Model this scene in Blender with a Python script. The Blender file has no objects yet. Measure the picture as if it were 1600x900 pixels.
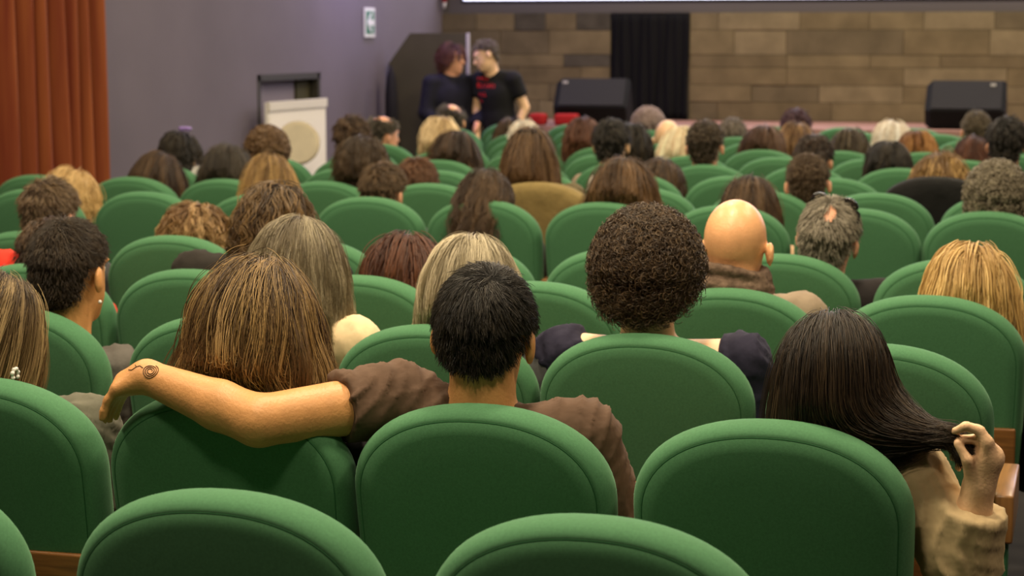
import bpy, bmesh, math, random
import numpy as np
from mathutils import Vector, Matrix

# ---------------------------------------------------------------- camera, world, lamps, exposure
SC = bpy.context.scene
COL = SC.collection
YAW = math.radians(16.3)          # the camera looks a little to the left of the seat rows' facing
PITCH = math.atan(390 / 3100)
CAMZ = 1.65
cam = bpy.data.cameras.new('camera')
cam.sensor_width = 36.0
cam.lens = 3100 / 1600 * 36
cam.clip_end = 100
cam.dof.use_dof = True
cam.dof.focus_distance = 3.75
cam.dof.aperture_fstop = 6.3
camo = bpy.data.objects.new('camera', cam)
COL.objects.link(camo)
camo.location = (0, 0, CAMZ)
camo.rotation_euler = (math.pi / 2 - PITCH, 0, YAW)
SC.camera = camo

SC.view_settings.view_transform = 'Standard'
SC.view_settings.look = 'None'
SC.view_settings.gamma = 1.0
SC.view_settings.use_curve_mapping = False
SC.view_settings.exposure = 0.56

wd = bpy.data.worlds.new('world')
SC.world = wd
wd.use_nodes = True
wd.node_tree.nodes['Background'].inputs[0].default_value = (0.9, 0.8, 0.65, 1)
wd.node_tree.nodes['Background'].inputs[1].default_value = 0.02

def area(name, loc, size, energy, color, rot=(0, 0, 0), sy=None):
    l = bpy.data.lights.new(name, 'AREA')
    l.shape = 'RECTANGLE'
    l.size = size
    l.size_y = sy or size
    l.energy = energy
    l.color = color
    o = bpy.data.objects.new(name, l)
    COL.objects.link(o)
    o.location = loc
    o.rotation_euler = rot
    return o

WARM = (1.0, 0.83, 0.58)
# rows of warm ceiling lamps over the seats
for (lx, ly, en) in ((-1.0, 0.6, 50), (-1.3, 2.9, 95), (-4.2, 2.9, 75), (1.8, 3.2, 60), (-1.2, 5.2, 110), (-4.2, 6.6, 75), (1.6, 7.6, 75),
                     (-2.2, 9.0, 85), (-4.6, 11.2, 50), (0.6, 11.4, 75), (-2.0, 13.6, 60)):
    area('ceiling_lamp_light', (lx, ly, 4.75), 0.55, en, WARM)
# spots on the stage and its stone wall
for lx in (-3.2, 0.2, 3.4):
    area('stage_lamp_light', (lx, 15.9, 4.7), 0.5, 75, (1.0, 0.84, 0.60), (math.radians(20), 0, 0))
# unseen lavender light added for the violet glow on the left wall
area('added_wall_glow', (-5.6, 15.6, 3.0), 0.3, 24, (0.55, 0.42, 1.0), (0, math.radians(-25), 0))

# ---------------------------------------------------------------- small helpers
def empty(name, loc=(0, 0, 0), rz=0.0):
    o = bpy.data.objects.new(name, None)
    COL.objects.link(o)
    o.location = loc
    o.rotation_euler = (0, 0, rz)
    o.empty_display_size = 0.1
    return o

def tag(o, label=None, cat=None, group=None, kind=None):
    if label: o['label'] = label
    if cat: o['category'] = cat
    if group: o['group'] = group
    if kind: o['kind'] = kind
    return o

def mk(name, verts, faces, mat=None, parent=None, smooth=True, kind=None):
    me = bpy.data.meshes.new(name)
    if isinstance(verts, np.ndarray) and isinstance(faces, np.ndarray) and len(faces):
        n = faces.shape[1]
        me.vertices.add(len(verts))
        me.vertices.foreach_set('co', verts.astype(np.float32).ravel())
        me.loops.add(faces.size)
        me.loops.foreach_set('vertex_index', faces.astype(np.int32).ravel())
        me.polygons.add(len(faces))
        me.polygons.foreach_set('loop_start', np.arange(0, faces.size, n, dtype=np.int32))
        me.polygons.foreach_set('loop_total', np.full(len(faces), n, dtype=np.int32))
        me.update(calc_edges=True)
        me.validate()
    else:
        me.from_pydata([tuple(v) for v in verts], [], [tuple(f) for f in faces])
        me.update()
    if smooth:
        me.polygons.foreach_set('use_smooth', np.ones(len(me.polygons), dtype=bool))
    if mat: me.materials.append(mat)
    o = bpy.data.objects.new(name, me)
    COL.objects.link(o)
    if parent: o.parent = parent
    if kind: o['kind'] = kind
    return o

def link(name, me, parent=None):
    o = bpy.data.objects.new(name, me)
    COL.objects.link(o)
    if parent: o.parent = parent
    return o

def boxdata(x0, x1, y0, y1, z0, z1, bev=0.0, seg=2):
    bm = bmesh.new()
    bmesh.ops.create_cube(bm, size=1)
    for v in bm.verts:
        v.co = Vector((x0 + (v.co.x + .5) * (x1 - x0), y0 + (v.co.y + .5) * (y1 - y0), z0 + (v.co.z + .5) * (z1 - z0)))
    if bev > 0:
        bmesh.ops.bevel(bm, geom=bm.edges[:], offset=bev, segments=seg, profile=0.6, affect='EDGES')
    return bm

def bmobj(name, bm, mat=None, parent=None, smooth=False, kind=None):
    me = bpy.data.meshes.new(name)
    bm.to_mesh(me)
    bm.free()
    if smooth: me.polygons.foreach_set('use_smooth', np.ones(len(me.polygons), dtype=bool))
    if mat: me.materials.append(mat)
    o = link(name, me, parent)
    if kind: o['kind'] = kind
    return o

def box(name, x0, x1, y0, y1, z0, z1, mat=None, parent=None, bev=0.0, kind=None):
    return bmobj(name, boxdata(x0, x1, y0, y1, z0, z1, bev), mat, parent, False, kind)

def tube(name, pts, r, mat=None, parent=None, n=8, closed=False):
    pts = [Vector(p) for p in pts]
    V, Fc = [], []
    m = len(pts)
    for i, p in enumerate(pts):
        a = pts[(i - 1) % m] if (closed or i > 0) else p
        b = pts[(i + 1) % m] if (closed or i < m - 1) else p
        t = (b - a).normalized()
        up = Vector((0, 1, 0)) if abs(t.y) < .9 else Vector((1, 0, 0))
        s = t.cross(up).normalized()
        u = s.cross(t)
        rr = r[i] if hasattr(r, '__len__') else r
        for k in range(n):
            an = 2 * math.pi * k / n
            V.append(p + s * (rr * math.cos(an)) + u * (rr * math.sin(an)))
    for i in range(m if closed else m - 1):
        j = (i + 1) % m
        for k in range(n):
            Fc.append((i * n + k, i * n + (k + 1) % n, j * n + (k + 1) % n, j * n + k))
    if not closed:
        Fc.append(tuple(range(n))[::-1])
        Fc.append(tuple((m - 1) * n + k for k in range(n)))
    return mk(name, V, Fc, mat, parent)

# ---------------------------------------------------------------- materials
def newmat(name):
    m = bpy.data.materials.new(name)
    m.use_nodes = True
    nt = m.node_tree
    return m, nt, nt.nodes['Principled BSDF']

def mat_plain(name, col, rough=0.7, spec=0.3, noise=0.0, nscale=30.0, bump=0.0, bscale=200.0, sheen=0.0, metal=0.0, stretch=(1, 1, 1), hue2=None):
    m, nt, b = newmat(name)
    b.inputs['Roughness'].default_value = rough
    b.inputs['Specular IOR Level'].default_value = spec
    b.inputs['Metallic'].default_value = metal
    if sheen:
        b.inputs['Sheen Weight'].default_value = sheen
        b.inputs['Sheen Roughness'].default_value = 0.4
        b.inputs['Sheen Tint'].default_value = (min(1, col[0] * 2 + .2), min(1, col[1] * 2 + .2), min(1, col[2] * 2 + .2), 1)
    tc = nt.nodes.new('ShaderNodeTexCoord')
    mp = nt.nodes.new('ShaderNodeMapping')
    mp.inputs['Scale'].default_value = stretch
    nt.links.new(tc.outputs['Object'], mp.inputs['Vector'])
    if noise or hue2:
        n = nt.nodes.new('ShaderNodeTexNoise')
        n.inputs['Scale'].default_value = nscale
        n.inputs['Detail'].default_value = 4
        nt.links.new(mp.outputs[0], n.inputs['Vector'])
        r = nt.nodes.new('ShaderNodeValToRGB')
        c2 = hue2 or tuple(min(1, c * (1 + noise)) for c in col)
        c1 = col if hue2 else tuple(c * (1 - noise) for c in col)
        r.color_ramp.elements[0].position = 0.3
        r.color_ramp.elements[1].position = 0.7
        r.color_ramp.elements[0].color = (*c1, 1)
        r.color_ramp.elements[1].color = (*c2, 1)
        nt.links.new(n.outputs['Fac'], r.inputs['Fac'])
        nt.links.new(r.outputs['Color'], b.inputs['Base Color'])
    else:
        b.inputs['Base Color'].default_value = (*col, 1)
    if bump:
        n2 = nt.nodes.new('ShaderNodeTexNoise')
        n2.inputs['Scale'].default_value = bscale
        n2.inputs['Detail'].default_value = 3
        nt.links.new(mp.outputs[0], n2.inputs['Vector'])
        bp = nt.nodes.new('ShaderNodeBump')
        bp.inputs['Strength'].default_value = bump
        bp.inputs['Distance'].default_value = 0.01
        nt.links.new(n2.outputs['Fac'], bp.inputs['Height'])
        nt.links.new(bp.outputs['Normal'], b.inputs['Normal'])
    return m

def mat_emit(name, col, strength):
    m, nt, b = newmat(name)
    b.inputs['Base Color'].default_value = (*col, 1)
    b.inputs['Emission Color'].default_value = (*col, 1)
    b.inputs['Emission Strength'].default_value = strength
    return m

M_GREEN = mat_plain('green_seat_cloth', (0.060, 0.170, 0.078), 0.85, 0.2, noise=0.10, nscale=220, bump=0.10, bscale=900, sheen=0.25)
M_PIPE = mat_plain('green_seam', (0.028, 0.105, 0.042), 0.9, 0.1)
M_WOOD = mat_plain('seat_wood', (0.20, 0.082, 0.022), 0.38, 0.5, noise=0.35, nscale=9, stretch=(1, 1, 14))
M_WOODARM = mat_plain('armrest_wood', (0.24, 0.115, 0.036), 0.30, 0.5, noise=0.22, nscale=9, stretch=(14, 1, 1))
M_POST = mat_plain('green_metal', (0.025, 0.10, 0.045), 0.45, 0.5)
M_BLACK = mat_plain('black_box', (0.006, 0.006, 0.007), 0.8, 0.15)
M_WALLV = mat_plain('violet_grey_wall', (0.138, 0.118, 0.140), 0.8, 0.2, noise=0.10, nscale=1.1, bump=0.2, bscale=60)
M_DARKW = mat_plain('dark_wall', (0.10, 0.085, 0.075), 0.85, 0.2)
M_FLOOR = mat_plain('dark_floor', (0.012, 0.010, 0.009), 0.8, 0.2, noise=0.3, nscale=6)
M_CEIL = mat_plain('ceiling_paint', (0.10, 0.088, 0.075), 0.9, 0.1)
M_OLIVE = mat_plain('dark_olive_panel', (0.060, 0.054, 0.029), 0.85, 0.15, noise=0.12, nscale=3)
M_STAGE = mat_plain('stage_boards', (0.30, 0.165, 0.14), 0.6, 0.3, noise=0.2, nscale=4)
M_CURT = mat_plain('orange_red_velvet', (0.130, 0.017, 0.006), 0.75, 0.25, hue2=(0.29, 0.085, 0.022), nscale=9, stretch=(1, 1, .06), sheen=0.5)
M_BCURT = mat_plain('black_curtain_cloth', (0.007, 0.007, 0.009), 0.95, 0.1)
M_STEEL = mat_plain('pale_steel', (0.42, 0.40, 0.40), 0.4, 0.5)
M_WHITE = mat_plain('white_board', (0.80, 0.78, 0.74), 0.6, 0.3)
M_CREAM = mat_plain('cream_disc', (0.78, 0.70, 0.52), 0.8, 0.2, noise=0.06, nscale=12)
M_RED = mat_plain('red_cloth', (0.30, 0.012, 0.012), 0.8, 0.2)
M_GRILLE = mat_plain('speaker_grille', (0.018, 0.017, 0.019), 0.75, 0.15, noise=0.3, nscale=300)
M_SKIN = {}
def skin(tone):
    if tone not in M_SKIN:
        col = {'tan': (0.61, 0.295, 0.108), 'light': (0.80, 0.51, 0.30), 'pink': (0.72, 0.36, 0.22), 'bald': (0.80, 0.42, 0.20)}[tone]
        M_SKIN[tone] = mat_plain('skin_' + tone, col, 0.36 if tone == 'bald' else 0.48, 0.4, noise=0.07, nscale=28, bump=0.12, bscale=160)
    return M_SKIN[tone]
M_CLOTH = {}
def cloth(col, fold=0.5, rough=0.85):
    key = (col, fold)
    if key not in M_CLOTH:
        M_CLOTH[key] = mat_plain('cloth', col, rough, 0.2, noise=0.10, nscale=25, bump=fold, bscale=13, sheen=0.08)
    return M_CLOTH[key]
M_HAIR = {}
def hairmat(root, tip, light, solid=False):
    """hair colours: root -> tip along the strand, with a share of lighter strands"""
    key = (root, tip, light, solid)
    if key in M_HAIR: return M_HAIR[key]
    if solid:
        m = mat_plain('hair_base', tuple(c * .75 for c in root), 0.75, 0.15, noise=0.35, nscale=60, bump=0.3, bscale=120)
    else:
        m = bpy.data.materials.new('hair_strand')
        m.use_nodes = True
        nt = m.node_tree
        nt.nodes.clear()
        out = nt.nodes.new('ShaderNodeOutputMaterial')
        h = nt.nodes.new('ShaderNodeBsdfPrincipled')
        root, tip, light = [tuple(min(.9, c * 1.3) for c in q) for q in (root, tip, light)]
        h.inputs['Roughness'].default_value = 0.42
        h.inputs['Specular IOR Level'].default_value = 0.32
        inf = nt.nodes.new('ShaderNodeHairInfo')
        r1 = nt.nodes.new('ShaderNodeValToRGB')
        r1.color_ramp.elements[0].color = (*root, 1)
        r1.color_ramp.elements[1].color = (*tip, 1)
        r1.color_ramp.elements[0].position = 0.10
        r1.color_ramp.elements[1].position = 0.75
        nt.links.new(inf.outputs['Intercept'], r1.inputs['Fac'])
        r2 = nt.nodes.new('ShaderNodeValToRGB')
        r2.color_ramp.elements[0].position = 0.40
        r2.color_ramp.elements[1].position = 1.0
        r2.color_ramp.elements[0].color = (0, 0, 0, 1)
        r2.color_ramp.elements[1].color = (1, 1, 1, 1)
        at = nt.nodes.new('ShaderNodeAttribute')
        at.attribute_name = 'tone'
        nt.links.new(at.outputs['Fac'], r2.inputs['Fac'])
        mx = nt.nodes.new('ShaderNodeMix')
        mx.data_type = 'RGBA'
        nt.links.new(r2.outputs['Color'], mx.inputs['Factor'])
        nt.links.new(r1.outputs['Color'], mx.inputs['A'])
        mx.inputs['B'].default_value = (*light, 1)
        nt.links.new(mx.outputs['Result'], h.inputs['Base Color'])
        nt.links.new(h.outputs[0], out.inputs['Surface'])
    M_HAIR[key] = m
    return m

# ---------------------------------------------------------------- room shell
XL, XR, YB, YF, HC = -6.0, 6.0, -3.0, 18.15, 4.9
STZ, STY = 0.90, 16.6                       # stage height and front edge
box('floor', XL, XR, YB, YF + .3, -0.1, 0.0, M_FLOOR, kind='structure')
box('ceiling', XL - .2, XR + .2, YB - .2, YF + .3, HC, HC + .1, M_CEIL, kind='structure')
box('wall_right', XR, XR + .2, YB, YF + .3, 0, HC, M_WALLV, kind='structure')
box('wall_back', XL - .2, XR + .2, YB - .2, YB, 0, HC, M_DARKW, kind='structure')
# left wall with a low doorway recess
DY0, DY1, DZ = 13.75, 15.0, 1.38
bm = bmesh.new()
def addbox(bm, x0, x1, y0, y1, z0, z1):
    b = boxdata(x0, x1, y0, y1, z0, z1)
    me = bpy.data.meshes.new('tmp'); b.to_mesh(me); b.free(); bm.from_mesh(me); bpy.data.meshes.remove(me)
addbox(bm, XL - .3, XL, YB, DY0, 0, HC)
addbox(bm, XL - .3, XL, DY1, YF + .3, 0, HC)
addbox(bm, XL - .3, XL, DY0, DY1, DZ, HC)
addbox(bm, XL - .3, XL - .15, DY0, DY1, 0, DZ)
wl = bmobj('wall_left', bm, M_WALLV, kind='structure')
d1 = tag(empty('door_1', (XL - .12, (DY0 + DY1) / 2, 0)), kind='structure')
M_DOOR = mat_plain('door_paint', (0.20, 0.17, 0.20), 0.6, 0.3)
M_DFRAME = mat_plain('door_frame', (0.038, 0.034, 0.026), 0.6, 0.3)
hw = (DY1 - DY0) / 2
box('door_leaf', -.02, .03, -hw + .05, hw - .32, 0.01, DZ - .06, M_DOOR, d1)
box('door_side_panel', -.02, .05, hw - .32, hw - .05, 0.01, DZ - .06, M_OLIVE, d1)
box('door_jamb', -.03, .125, -hw, -hw + .05, 0, DZ, M_DFRAME, d1)
box('door_jamb', -.03, .125, hw - .05, hw, 0, DZ, M_DFRAME, d1)
box('door_lintel', -.03, .125, -hw, hw, DZ - .05, DZ, M_DFRAME, d1)

# stage: a raised platform with boards
st = tag(empty('stage', (0, STY, 0)), kind='structure', label='low raised stage with pinkish brown boards under the stone wall')
box('stage_base', XL + 1.0, XR, 0, YF - STY, 0, STZ - .03, M_STAGE, st)
y = 0.0
k = 0
while y < YF - STY - 0.02:
    y1 = min(y + .17, YF - STY)
    box('board', XL + 1.0, XR, y, y1 - .006, STZ - .03, STZ, M_STAGE, st)
    y = y1

# front wall: backing + individually laid stone blocks, dark gap strip below the screen
wf = tag(empty('wall_front', (0, YF, 0)), kind='structure')
BX0, BX1 = -4.35, -3.60                      # black curtain opening
box('backing', XL - .3, XR + .2, 0.06, 0.3, 0, HC, M_DARKW, wf)
M_STRIP = mat_plain('grey_strip', (0.082, 0.074, 0.078), 0.8, 0.2)
box('strip', XL, XR, 0.0, 0.06, 1.885, 2.02, M_STRIP, wf)
rs = random.Random(11)
STONES = [mat_plain('stone', c, 0.85, 0.15, noise=0.18, nscale=5, bump=0.35, bscale=25) for c in
          ((0.129, 0.100, 0.059), (0.142, 0.111, 0.066), (0.116, 0.090, 0.054), (0.168, 0.134, 0.084), (0.136, 0.107, 0.066), (0.107, 0.085, 0.054))]
M_STONED = mat_plain('stone_dark', (0.062, 0.054, 0.044), 0.85, 0.15, noise=0.3, nscale=6)
courses = [(0.30, 0.60), (0.60, 0.90), (0.90, 1.07), (1.07, 1.225), (1.225, 1.385), (1.385, 1.50), (1.50, 1.725), (1.725, 1.885)]
darkspots = {7: ((-5.28, -4.98), (-4.68, -4.40)), 5: ((-4.80, -4.37),)}
for ci, (z0, z1) in enumerate(courses):
    for (xa, xb) in ((XL, BX0), (BX1, XR)):
        x = xa
        first = True
        while x < xb - .01:
            w = rs.choice((.48, .62, .75, .9, 1.05)) * (0.55 if first and rs.random() < .5 else 1)
            m = STONES[rs.randrange(len(STONES))]
            if xb == BX0 and ci in darkspots:
                for (da, db) in darkspots[ci]:
                    if abs(x - da) < .01:
                        w = db - da; m = M_STONED
                    elif x < da < x + w + .08:
                        w = da - x
            first = False
            if x + w > xb - .12: w = xb - x
            dep = rs.uniform(0, .012)
            bo = bmobj('stone_block', boxdata(x + .0015, x + w - .0015, -dep, .06, z0 + .0015, z1 - .0015, .003, 1), m, wf)
            x += w

# projection screen
scr = tag(empty('projection_screen', (-5.78, YF - .03, 1.995)), 'large bright projection screen above the stone wall', 'screen')
box('screen_surface', 0, 9.6, 0.0, 0.02, 0.012, 2.6, mat_emit('screen_glow', (0.72, 0.74, 1.0), 1.9), scr)
box('screen_border', -.02, 9.62, 0.02, 0.028, -.006, 2.62, M_BLACK, scr)

# black curtain in the opening
def curtain_mesh(w, h, n, amp, waves, seed, thick=.02, nz=14):
    r = np.random.default_rng(seed)
    u = np.linspace(0, 1, n)
    ph = np.cumsum(r.uniform(.6, 1.4, n)); ph = ph / ph[-1] * waves * 2 * np.pi
    am = amp * (0.65 + .5 * np.interp(u, np.linspace(0, 1, 9), r.random(9)))
    V = []
    for side in (0, 1):
        for j in range(nz):
            t = j / (nz - 1)
            sway = 0.012 * np.sin(ph * .37 + 3 * t)
            yy = am * (0.75 + .35 * t) * np.sin(ph + .25 * np.sin(4 * t + u * 7)) + sway + side * thick
            V.append(np.stack([u * w + .008 * np.sin(5 * t + u * 20), yy, np.full(n, h * (1 - t))], 1))
    V = np.concatenate(V)
    Fc = []
    def id(s, j, i): return (s * nz + j) * n + i
    for j in range(nz - 1):
        for i in range(n - 1):
            Fc.append((id(0, j, i), id(0, j + 1, i), id(0, j + 1, i + 1), id(0, j, i + 1)))
            Fc.append((id(1, j, i), id(1, j, i + 1), id(1, j + 1, i + 1), id(1, j + 1, i)))
        Fc.append((id(0, j, 0), id(1, j, 0), id(1, j + 1, 0), id(0, j + 1, 0)))
        Fc.append((id(0, j, n - 1), id(0, j + 1, n - 1), id(1, j + 1, n - 1), id(1, j, n - 1)))
    for i in range(n - 1):
        Fc.append((id(0, 0, i), id(0, 0, i + 1), id(1, 0, i + 1), id(1, 0, i)))
        Fc.append((id(0, nz - 1, i), id(1, nz - 1, i), id(1, nz - 1, i + 1), id(0, nz - 1, i + 1)))
    return V, np.array(Fc)
V, Fc = curtain_mesh(BX1 - BX0 - .01, 1.875 - STZ - .004, 90, .018, 9, 5)
o = mk('stage_curtain', V, Fc, M_BCURT)
o.location = (BX0 + .005, YF - .03, STZ + .004)
tag(o, 'black curtain filling the gap in the stone stage wall', 'curtain')

# orange-red curtain hanging along the left wall
V, Fc = curtain_mesh(2.75, 3.6, 300, .125, 15, 3)
o = mk('wall_curtain', V, Fc, M_CURT)
o.location = (XL + .19, 8.15, .08)
o.rotation_euler = (0, 0, math.pi / 2)
tag(o, 'orange red velvet curtain with deep folds along the violet wall', 'curtain')
rail = tube('curtain_rail', [(0, 0, 0), (2.9, 0, 0)], .018, M_STEEL)
rail.location = (XL + .12, 8.1, 3.70); rail.rotation_euler = (0, 0, math.pi / 2)
tag(rail, 'steel rail carrying the orange red curtain', 'rail')

# emergency direction sign on the left wall
sg = tag(empty('exit_sign', (XL + .005, 16.0, 1.66)), 'square green exit sign with a white arrow on the violet wall', 'sign')
M_SW = mat_plain('sign_white', (0.62, 0.62, 0.60), 0.5, 0.3)
M_SG = mat_plain('sign_green', (0.02, 0.14, 0.075), 0.5, 0.3)
box('sign_frame', 0, .012, 0, .25, 0, .25, M_SW, sg, .002)
box('sign_face', .012, .015, .028, .222, .028, .222, M_SG, sg)
arrow = [(.05, .125), (.125, .205), (.165, .205), (.115, .150), (.205, .150), (.205, .100), (.115, .100), (.165, .045), (.125, .045)]
n = len(arrow)
V = [(.0155, y, z) for y, z in arrow] + [(.0185, y, z) for y, z in arrow]
mk('arrow', V, [tuple(range(n))[::-1], tuple(range(n, 2 * n))] + [(i, (i + 1) % n, n + (i + 1) % n, n + i) for i in range(n)], M_SW, sg, smooth=False)

# small red fixture high in the corner
fx = tag(empty('corner_fixture', (XL + .06, YF - .12, 1.93)), 'small red wall fixture with pale tip high in the corner', 'fixture')
tube('body', [(0, 0, .06), (0, 0, .32)], .026, M_RED, fx, 10)
tube('tip', [(0, 0, 0), (0, 0, .06)], [.012, .022], M_STEEL, fx, 10)

# dark olive board with a built-in shadow end across the corner, dark upright post with pointed top, steel pole
pn = tag(empty('partition_board', (-5.62, 16.55, 0)), 'dark olive board with the wall shadow shaped into its left end behind the two standing people', 'partition')
pp_ = [(-.345, .06), (-.345, 1.43), (-.145, 1.695), (.395, 1.695), (.395, .06)]  # slanted left end is the shadow on the left wall, shaped as board
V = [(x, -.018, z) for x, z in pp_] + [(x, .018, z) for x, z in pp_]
mk('panel_with_shadow_end', V, [(4, 3, 2, 1, 0), (5, 6, 7, 8, 9)] + [(k, (k + 1) % 5, 5 + (k + 1) % 5, 5 + k) for k in range(5)], M_OLIVE, pn, smooth=False)
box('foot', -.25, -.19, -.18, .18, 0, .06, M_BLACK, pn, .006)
box('foot', .17, .23, -.18, .18, 0, .06, M_BLACK, pn, .006)
t = tube('upright_post', [(0, 0, 0), (0, 0, 1.15), (0, 0, 1.32), (0, 0, 1.42)], [.055, .055, .04, .008], mat_plain('post_dark', (0.012, 0.011, 0.012), .8, .2), None, 12)
t.location = (XL + .13, 16.33, 0)
tag(t, 'narrow dark upright post with pointed top against the violet wall', 'post')
pl = tag(empty('steel_pole', (-5.19, 16.40, 0)), 'thin pale steel pole standing between the two standing people', 'pole')
box('shaft', -.013, .013, -.013, .013, .05, 1.695, M_STEEL, pl, .003)
box('base', -.11, .11, -.09, .09, 0, .05, M_BLACK, pl, .008)

# white flip-chart board and cream disc before the doorway
fc = tag(empty('flipchart', (-5.86, 13.60, 0), math.radians(88)), 'white flipchart board with turned sheet before the low doorway', 'board')
box('board', -.02, 1.04, -.012, .012, .50, 1.18, M_WHITE, fc, .004)
box('sheet', -.01, 1.03, -.018, -.013, .52, 1.11, mat_plain('paper', (.82, .77, .68), .7, .2), fc)
box('header', -.02, 1.04, -.030, -.012, 1.115, 1.185, mat_plain('header', (.66, .62, .54), .6, .3), fc, .003)
for lx in (.05, .85):
    tube('leg', [(lx, -.10, 0), (lx, -.0, .52)], .012, M_STEEL, fc, 8)
tube('leg', [(.45, -.04, 0), (.45, -.02, .55)], .012, M_STEEL, fc, 8)
def disc(name, r, th, mat, parent):
    bm = bmesh.new()
    bmesh.ops.create_cone(bm, cap_ends=True, segments=40, radius1=r, radius2=r, depth=th)
    bmesh.ops.rotate(bm, verts=bm.verts[:], cent=(0, 0, 0), matrix=Matrix.Rotation(math.pi / 2, 3, 'X'))
    bmesh.ops.bevel(bm, geom=[e for e in bm.edges if e.calc_face_angle(0) > .8], offset=th * .35, segments=2, affect='EDGES')
    return bmobj(name, bm, mat, parent, False)
cd = tag(empty('round_disc', (-5.62, 13.60, 0), math.radians(16)), 'round cream disc on a stand before the white flipchart', 'disc')
d = disc('disc', .155, .03, M_CREAM, cd); d.location = (0, 0, .885)
d = disc('rim', .162, .018, mat_plain('disc_rim', (.55, .48, .36), .7, .2), cd); d.location = (0, .012, .885)
tube('stand', [(0, .02, .02), (0, .02, .70)], .012, M_BLACK, cd, 8)
tube('base', [(0, .02, 0), (0, .02, .025)], .14, M_BLACK, cd, 20)

# wedge stage monitors
def monitor(name, x, rz, label, lx, mirror=False):
    t = tag(empty(name, (x, 17.02, STZ), rz), label, 'speaker', 'stage monitors')
    w, bv = .325, .075
    prof = [(-.12, 0), (.26, 0), (.30, .10), (.14, .385), (.06, .40), (-.20, .155)]
    def shell(xs):
        V, Fc = [], []
        for x_, sc in xs:
            for (y, z) in prof: V.append((x_, .05 + (y - .05) * sc, .17 + (z - .17) * sc if sc < 1 else z))
        n = len(prof)
        for a in range(len(xs) - 1):
            for i in range(n):
                Fc.append((a * n + i, a * n + (i + 1) % n, (a + 1) * n + (i + 1) % n, (a + 1) * n + i))
        Fc.append(tuple(range(n))[::-1]); Fc.append(tuple((len(xs) - 1) * n + i for i in range(n)))
        return V, Fc
    V, Fc = shell([(-w, .80), (-w + .05, 1), (w - .02, 1), (w, .94)])
    mk('cabinet', V, Fc, M_BLACK, t, smooth=False)
    # slanted grille facing the hall
    a, b_ = Vector((0, -.20, .155)), Vector((0, .06, .40))
    nrm = Vector((0, -(b_ - a).z, (b_ - a).y)).normalized()
    V = []
    for off in (.001, .014):
        for (xx, tt) in ((-w + .05, .04), (w - .03, .04), (w - .03, .96), (-w + .05, .96)):
            p = a.lerp(b_, tt) + nrm * off
            V.append((xx, p.y, p.z))
    mk('grille', V, [(0, 1, 2, 3)[::-1], (4, 5, 6, 7), (0, 1, 5, 4), (1, 2, 6, 5), (2, 3, 7, 6), (3, 0, 4, 7)], M_GRILLE, t, smooth=False)
    p = a.lerp(b_, .80) + nrm * .016
    bd = box('badge', lx - .022, lx + .022, p.y - .004, p.y + .004, p.z - .016, p.z + .016, M_STEEL, t)
    for hx in (-.2, .2):
        box('foot', hx - .03, hx + .03, -.08, .2, -.0, .006, M_BLACK, t)
    return t
monitor('stage_monitor', -4.24, math.radians(6), 'black wedge floor monitor beside the black stage curtain', -.24)
monitor('stage_monitor', -1.03, math.radians(0), 'black wedge floor monitor standing alone before the stone wall', .22)

# red cushions on the stage edge
for (cx, w, lab) in ((-4.66, .14, 'smaller red cushion on the stage edge beside the man in black'), (-4.40, .20, 'larger red cushion on the stage edge below the speaker')):
    c = bmobj('cushion', boxdata(-w / 2, w / 2, -.08, .08, 0, .10, .03, 3), M_RED, None, True)
    c.location = (cx, 16.75, STZ)
    tag(c, lab, 'cushion', 'red cushions on the stage')

# ---------------------------------------------------------------- theatre seats
SEATTOP, SW = 0.98, 0.506
def outline(a, b, top, bot, n=34):
    """closed back outline: rounded top, slightly tapering sides"""
    P = []
    zc = top - b
    for i in range(n + 1):
        t = math.pi - math.pi * i / n
        c, s = math.cos(t), math.sin(t)
        e = 2 / 2.2
        P.append((a * math.copysign(abs(c) ** e, c), zc + b * abs(s) ** e))
    m = 7
    right = [(a * (1 - .07 * (k / m) ** 1.5), zc - (zc - bot) * k / m) for k in range(1, m + 1)]
    left = [(-x, z) for x, z in reversed(right)]
    bottom = [(a * .93 * (1 - 2 * k / 8), bot) for k in range(1, 8)]
    return P + right + bottom + left
LEAN = .17
def pad_mesh(a, b, top, bot, layers, cz):
    P = np.array(outline(a, b, top, bot))
    n = len(P)
    V, Fc = [], []
    for s, yy in layers:
        for x, z in P:
            xx, zz = x * s, cz + (z - cz) * s
            V.append((xx, yy + (top - zz) * LEAN, zz))
    L = len(layers)
    for l in range(L - 1):
        for i in range(n):
            j = (i + 1) % n
            Fc.append((l * n + i, (l + 1) * n + i, (l + 1) * n + j, l * n + j))
    V.append((0, layers[0][1] + (top - cz) * LEAN, cz)); V.append((0, layers[-1][1] + (top - cz) * LEAN, cz))
    for i in range(n):
        j = (i + 1) % n
        Fc.append((len(V) - 2, i, j)); Fc.append((len(V) - 1, (L - 1) * n + j, (L - 1) * n + i))
    return V, Fc, P
LAY = [(.30, -.055), (.60, -.053), (.80, -.0495), (.896, -.0455), (.904, -.0430), (.912, -.0435), (.935, -.039), (.960, -.032), (.980, -.020),
       (.995, -.006), (1, .010), (.992, .026), (.97, .040), (.93, .050), (.85, .058), (.6, .064), (.3, .066)]
V, Fc, P0 = pad_mesh(SW / 2, .174, SEATTOP, .40, LAY, .72)
me_pad = bpy.data.meshes.new('backrest')
me_pad.from_pydata(V, [], Fc); me_pad.update()
me_pad.polygons.foreach_set('use_smooth', np.ones(len(me_pad.polygons), dtype=bool))
me_pad.materials.append(M_GREEN)
def mesh_of(o):
    me = o.data
    bpy.data.objects.remove(o)
    return me
sp = [(x * .904, -.0432 + (SEATTOP - (.72 + (z - .72) * .904)) * LEAN, .72 + (z - .72) * .904) for x, z in P0]
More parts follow.
